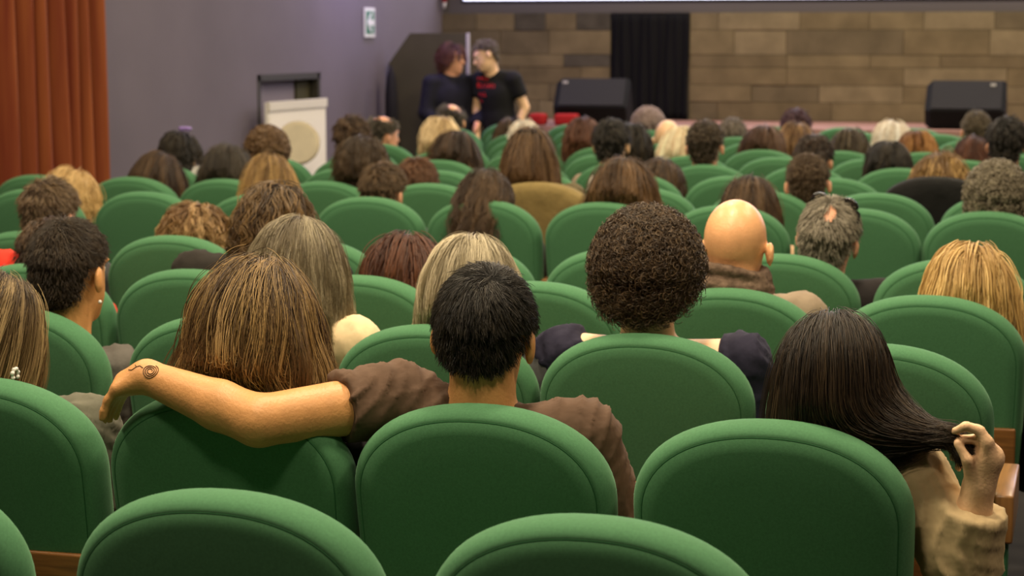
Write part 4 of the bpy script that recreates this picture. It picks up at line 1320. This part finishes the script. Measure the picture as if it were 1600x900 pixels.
# ---------------------------------------------------------------- the two people standing before the stage
def standing(name_label, loc, rz, crown, arms, look, hairspec, top_col, sleeve, tone, s, headoff=(0, 0, 0), short_sleeve=None, w=.165, seed=0):
    R = rot(*look)
    C = np.array((headoff[0], headoff[1], crown - .1225 * s))
    N = np.array((headoff[0] * .55, headoff[1] * .45 - .01, crown - .285))
    shz = N[2] - .035
    S = {q: np.array((headoff[0] * .2 + q * w, N[1] * .6, shz - .01)) for q in (-1, 1)}
    hip = shz - .50
    tors = [Ell((headoff[0] * .2, N[1] * .5, shz - .15), (w * .95, .112, .18), None, .05), Ell((0, 0, shz - .34), (w * .86, .112, .17), None, .06),
            Cap(N + np.array((0, 0, -.02)), S[-1], .052, .055, .03), Cap(N + np.array((0, 0, -.02)), S[1], .052, .055, .03)]
    legs = [Ell((0, -.005, hip), (w * .95, .115, .13), None, .05)]
    lg = []
    for q in (-1, 1):
        lg += [Cap((q * .085, 0, hip - .02), (q * .09, .01, hip * .53), .085, .058, .04), Cap((q * .09, .01, hip * .53), (q * .095, -.02, .09), .056, .038, .03)]
    feet = [c for q in (-1, 1) for c in (Cap((q * .095, -.03, .045), (q * .115, .15, .035), .042, .032, .02), Cap((q * .095, -.02, .05), (q * .095, -.02, .12), .042, .042, .02))]
    limb, sleeves = [], []
    for q in (-1, 1):
        a = [S[q], np.array(arms[q][0]), np.array(arms[q][1])]
        limb += [Cap(a[0], a[1], .050, .040, .02), Cap(a[1], a[2], .040, .026, .012)]
        d = norm((a[2] - a[1])[None])[0]
        pm = a[2] + d * .075
        limb.append(Cap(a[2], pm, .025, .030, .02))
        sd = np.cross(d, (q * 1.0, 0.2, 0)); sd = sd / max(np.linalg.norm(sd), 1e-6)
        for fi in range(4):
            b0 = pm + sd * (.019 * (fi - 1.5)); b1 = b0 + d * (.045 - .005 * abs(fi - 1.5)); b2 = b1 + d * .032 + np.array((-q * .012, 0, 0))
            limb += [Cap(b0, b1, .0105, .0095, .005), Cap(b1, b2, .0095, .0085, .005)]
        tb = a[2] + d * .03 + sd * .024
        limb.append(Cap(tb, tb + d * .05 + sd * .022, .0115, .0095, .008))
        if sleeve == 'short': sleeves.append(Cap(a[0], a[0] + (a[1] - a[0]) * .62, .060, .060, .02, cut=True))
        else: sleeves += [Cap(a[0], a[1], .060, .052, .02), Cap(a[1], a[2], .052, .038, .02, cut=True)]
    neck = [Cap(C + R @ np.array((0, -.02, -.03)) * s, N + np.array((0, 0, -.03)), .056, .062, .025)]
    prims = tors + legs + lg + feet + limb + neck + head_prims(C, R, s)
    V, F = surface(prims, axes_for(prims, .014, ([(C[0] - .11, C[0] + .11, .007)], [(C[1] - .13, C[1] + .13, .007)], [(C[2] - .13, C[2] + .13, .007)])))
    b = mk('person', V, F, skin(tone))
    b.location = loc; b.rotation_euler = (0, 0, rz)
    tag(b, name_label, 'person')
    sp = tors + sleeves + [Cap((0, 0, shz - .36), (0, 0, hip + .04), w * .75, w * .80, .05)]
    V, F = surface(sp, axes_for(sp, .016, g=.011), grow=.011)
    shirt = mk('shirt', V, F, cloth(top_col), b)
    tp = legs + lg
    V, F = surface(tp, axes_for(tp, .024, g=.011), grow=.011)
    mk('trousers', V, F, cloth((.012, .012, .016)), b)
    V, F = surface(feet, axes_for(feet, .014, g=.006), grow=.006)
    mk('shoes', V, F, M_BLACK, b)
    for q in (-1, 1):
        e = link('eye', me_eye, b)
        e.matrix_local = Matrix.Translation(C + R @ np.array((q * .031, .079, .006)) * s) @ Matrix(R.tolist()).to_4x4()
    H = Head(C, R, s, [Ell((0, 0, shz - .15), (w, .13, .19))])
    if hairspec: make_hair(H, hairspec, b, 2, np.random.default_rng(seed + 77))
    return b, shirt, sp

standing('standing woman with short dark red hair and navy top facing the man', (-5.245, 16.12, 0), math.radians(-142), 1.605,
         {-1: ((-.245, .02, 1.02), (-.16, .18, .93)), 1: ((.245, .02, 1.02), (.17, .16, .92))}, (42, 2, 0),
         bob(((.030, .010, .010), (.055, .018, .016), (.11, .04, .03)), .13, vol=.024), (.010, .010, .018), 'long', 'pink', 1.05, w=.19, seed=1)
m_, sh_, sp_ = standing('standing man in a black T-shirt with red lettering bending his head', (-4.850, 16.20, 0), math.radians(176), 1.635,
         {-1: ((-.225, -.02, 1.07), (-.165, .06, .86)), 1: ((.205, .00, 1.06), (.16, .12, .86))}, (-58, 22, 10),
         short_(((.07, .055, .04), (.10, .08, .06), (.2, .17, .14)), .018, cap=.006), (.008, .008, .009), 'short', 'light', 1.04, headoff=(.085, .10, 0), w=.155, seed=2)
# red lettering printed on the T-shirt, four short lines too blurred to read
def shirt_y(x, z):
    y = .35
    for _ in range(40):
        v = .5
        for q in sp_: v = smin(np.array(v), q(np.array(x), np.array(y), np.array(z), .011), q.k)
        y -= float(v) * .9
    return y
M_LET = mat_plain('red_print', (.55, .020, .025), .7, .2)
rl = random.Random(4)
for (x0, x1, zz, hh) in ((.160, .045, 1.300, .032), (.165, -.015, 1.235, .042), (.150, .060, 1.165, .036), (.140, .090, 1.110, .026)):
    x = x0
    while x > x1 + .012:
        wl_ = rl.uniform(.018, .027)
        V, F = [], []
        if abs(shirt_y(x - wl_ / 2, zz + hh / 2)) > .3: x -= .03; continue
        hs_ = hh * rl.uniform(.75, 1)
        for st_ in ((0, wl_ * .3, 0, hs_), (wl_ * .3, wl_ * .85, hs_ * rl.choice((0, .4, .75)), hs_ * rl.choice((.3, .7, 1.0)))):
            if st_[3] <= st_[2]: continue
            b0 = len(V)
            for off in (.0002, .002):
                for (a, c) in ((st_[0], st_[2]), (st_[1], st_[2]), (st_[1], st_[3]), (st_[0], st_[3])):
                    V.append((x - a, shirt_y(x - a, zz + c) + off, zz + c))
            F += [tuple(b0 + k for k in f) for f in ((0, 1, 2, 3), (7, 6, 5, 4), (0, 4, 5, 1), (1, 5, 6, 2), (2, 6, 7, 3), (3, 7, 4, 0))]
        mk('printed_mark', V, F, M_LET, sh_, smooth=False)
        x -= wl_ + .006

# ---------------------------------------------------------------- worn and carried things
def glasses_up(b4, pitch=0, name='sunglasses'):
    b, C, R, s = b4
    root = None
    T = Matrix.Translation(C) @ Matrix(R.tolist()).to_4x4()
    pts = [(-.075, -.02, .055), (-.080, .030, .085), (-.066, .064, .098), (0, .074, .104), (.066, .064, .098), (.080, .030, .085), (.075, -.02, .055)]
    pts = [tuple(c * s * 1.13 for c in p) for p in pts]
    g = tube(name, pts, .0045, M_BLACK, b, 6)
    g.matrix_local = T
    M_L = mat_plain('dark_lens', (.012, .010, .009), .15, .6)
    for q in (-1, 1):
        V, F = surface([Ell((q * .036 * s * 1.1, .070 * s * 1.13, .108 * s * 1.13), (.029, .010, .022), rot(-q * 14, -40, 0), .002)], axes_for([Ell((q * .04, .08, .12), (.04, .03, .035))], .005))
        l = mk('lens', V, F, M_L, g)
    return g
def lens_glasses(b4):
    """dark glasses standing up on the crown, lenses showing from behind"""
    b, C, R, s = b4
    T = Matrix.Translation(C) @ Matrix(R.tolist()).to_4x4()
    g = tube('sunglasses', [(-.088, -.030, .040), (-.085, .000, .100), (-.030, .004, .135), (.030, .004, .135), (.085, .000, .100), (.088, -.030, .040)], .005, M_BLACK, b, 6)
    g.matrix_local = T
    M_L = mat_plain('dark_lens', (.012, .010, .009), .15, .6)
    for q in (-1, 1):
        e = Ell((q * .055, .000, .128), (.030, .008, .018), rot(0, 0, q * 28), .002)
        V, F = surface([e], axes_for([e], .005))
        mk('lens', V, F, M_L, g)
lens_glasses(pc)

def clip(b4, pos, size, mat, name='hair_clip'):
    b, C, R, s = b4
    c = C + R @ np.array(pos) * s
    pr = [Cap(c - R @ np.array((size, 0, 0)), c + R @ np.array((size, 0, 0)), size * .42, size * .42, .01)]
    for i in range(4):
        o = (i - 1.5) * size * .5
        pr.append(Cap(c + R @ np.array((o, -.004, 0)), c + R @ np.array((o, -.012, -size * .7)), size * .14, size * .10, .004))
    V, F = surface(pr, axes_for(pr, .006))
    return mk(name, V, F, mat, b)
clip(clipw, (.0, -.060, .112), .034, M_BLACK)
clip(clipb, (.045, -.02, .150), .030, mat_plain('lavender_clip', (.30, .22, .55), .3, .5))

def ear_stud(b4, q, pearl):
    b, C, R, s = b4
    M = mat_plain('pearl', (.75, .72, .66), .25, .5)
    n = 6 if pearl else 1
    pr = []
    for k in range(n):
        a = k / max(n - 1, 1) * 4.4 - 2.2
        p = C + R @ (np.array((q * (.118 if pearl else .096), -.012, -.050)) * s) + (np.array((0, .011 * math.sin(a), -.012 + .011 * math.cos(a) * (1 if pearl else 0))))
        pr.append(Ell(p, (.0052,) * 3, None, .001))
    V, F = surface(pr, axes_for(pr, .002))
    mk('earring', V, F, M, b)
ear_stud(pearlw, 1, True)
ear_stud(boy, 1, False)

# scarf of the bald man
b, C, R, s = bald
rs2 = np.random.default_rng(3)
pr = []
for L_ in range(4):
    zz = C[2] - .056 - .026 * L_
    ph = np.linspace(0, 2 * np.pi, 17)
    rx, ry = .083 + .007 * L_, .088 + .005 * L_
    tl = rs2.uniform(-.018, .018)
    ring = [np.array((C[0] + rx * math.cos(a), C[1] - .02 + ry * math.sin(a), zz + tl * math.cos(a + L_) + .004 * math.sin(3 * a + L_))) for a in ph]
    for a, c in zip(ring[:-1], ring[1:]): pr.append(Cap(a, c, .0165, .0165, .006))
V, F = surface(pr, axes_for(pr, .006))
mk('scarf', V, F, mat_plain('scarf_cloth', (.125, .085, .060), .95, .1, noise=.35, nscale=60, bump=.9, bscale=40), b)

# phone held by the young man with the earring
ph = tag(empty('smartphone', (-2.628, 4.66, .94), math.radians(10)), 'dark smartphone held up beside the neck of the earring man', 'phone')
box('case', -.018, .018, -.005, .005, -.06, .06, M_BLACK, ph, .003)
box('screen', -.016, .016, .005, .006, -.055, .055, mat_plain('phone_glass', (.02, .03, .03), .15, .6), ph)

# coats hung over two seat backs
def draped(r, i, col, label, name, bottom, seed):
    lay = [(s_, y_ * 1.32 + (.004 if y_ > 0 else -.004)) for s_, y_ in LAY if not (.86 < s_ < .93 and y_ < 0)]
    V, F, P = pad_mesh(SW / 2 + .014, .160, SEATTOP + .016, bottom, lay, .80)
    V = np.array(V)
    rr = np.random.default_rng(seed)
    t = np.clip((SEATTOP - .04 - V[:, 2]) / .3, 0, 1)
    f = sum(np.sin(V[:, 0] * k + p) * a for k, p, a in ((38, rr.uniform(0, 6), .006), (71, rr.uniform(0, 6), .004), (22, rr.uniform(0, 6), .006)))
    V[:, 1] += f * t * np.where(V[:, 1] < .03, -1, 1)
    V[:, 2] += .008 * np.sin(V[:, 0] * 17 + seed) * (V[:, 2] < bottom + .1)
    o = mk(name, V, F, cloth(col, .9))
    o.location = (ROWS[r][1][i], ROWS[r][0], 0)
    tag(o, label, 'coat')
    return o
draped(7, 5, (.205, .150, .055), 'olive tan jacket hung over the seat before the hair clip woman', 'draped_jacket', .50, 2)
draped(8, 8, (.010, .010, .010), 'black coat hung over the seat of the curly golden haired woman', 'draped_coat', .50, 5)

# small bags showing between seats
def bag(loc, sx_, sy_, sz_, mat, label, seed=0):
    t = tag(empty('bag', loc), label, 'bag')
    pr = [Ell((0, 0, sz_ * .5), (sx_, sy_, sz_ * .5), None, .02), Ell((sx_ * .2, 0, sz_ * .72), (sx_ * .7, sy_ * .8, sz_ * .3), None, .03)]
    V, F = surface(pr, axes_for(pr, .010))
    mk('pouch', V, F, mat, t)
    tube('strap', [(-sx_ * .7, 0, sz_ * .75), (-sx_ * .4, 0, sz_ * 1.02), (sx_ * .3, 0, sz_ * 1.05), (sx_ * .7, 0, sz_ * .75)], .006, M_BLACK, t, 6)
    return t
bag((-2.305, 4.54, .66), .032, .06, .205, mat_plain('speckled_cloth', (.16, .15, .12), .9, .2, hue2=(.62, .58, .50), nscale=130), 'grey speckled bag on the armrest between two seats of the third row')
bag((-2.435, 9.80, .66), .032, .06, .29, mat_plain('white_cloth', (.62, .57, .48), .9, .2), 'small white bag between two seats below the square black hair')


# ---------------------------------------------------------------- labels of the seats
for (r, i), root in SEATS.items():
    xs = ROWS[r][1]
    who = SEAT_TAKEN.get((r, i))
    if who: root['label'] = 'green theatre seat carrying the ' + who
    else: root['label'] = 'empty green theatre seat, %s from the camera, %s along from the left' % (ROWN[r], ORD[i])
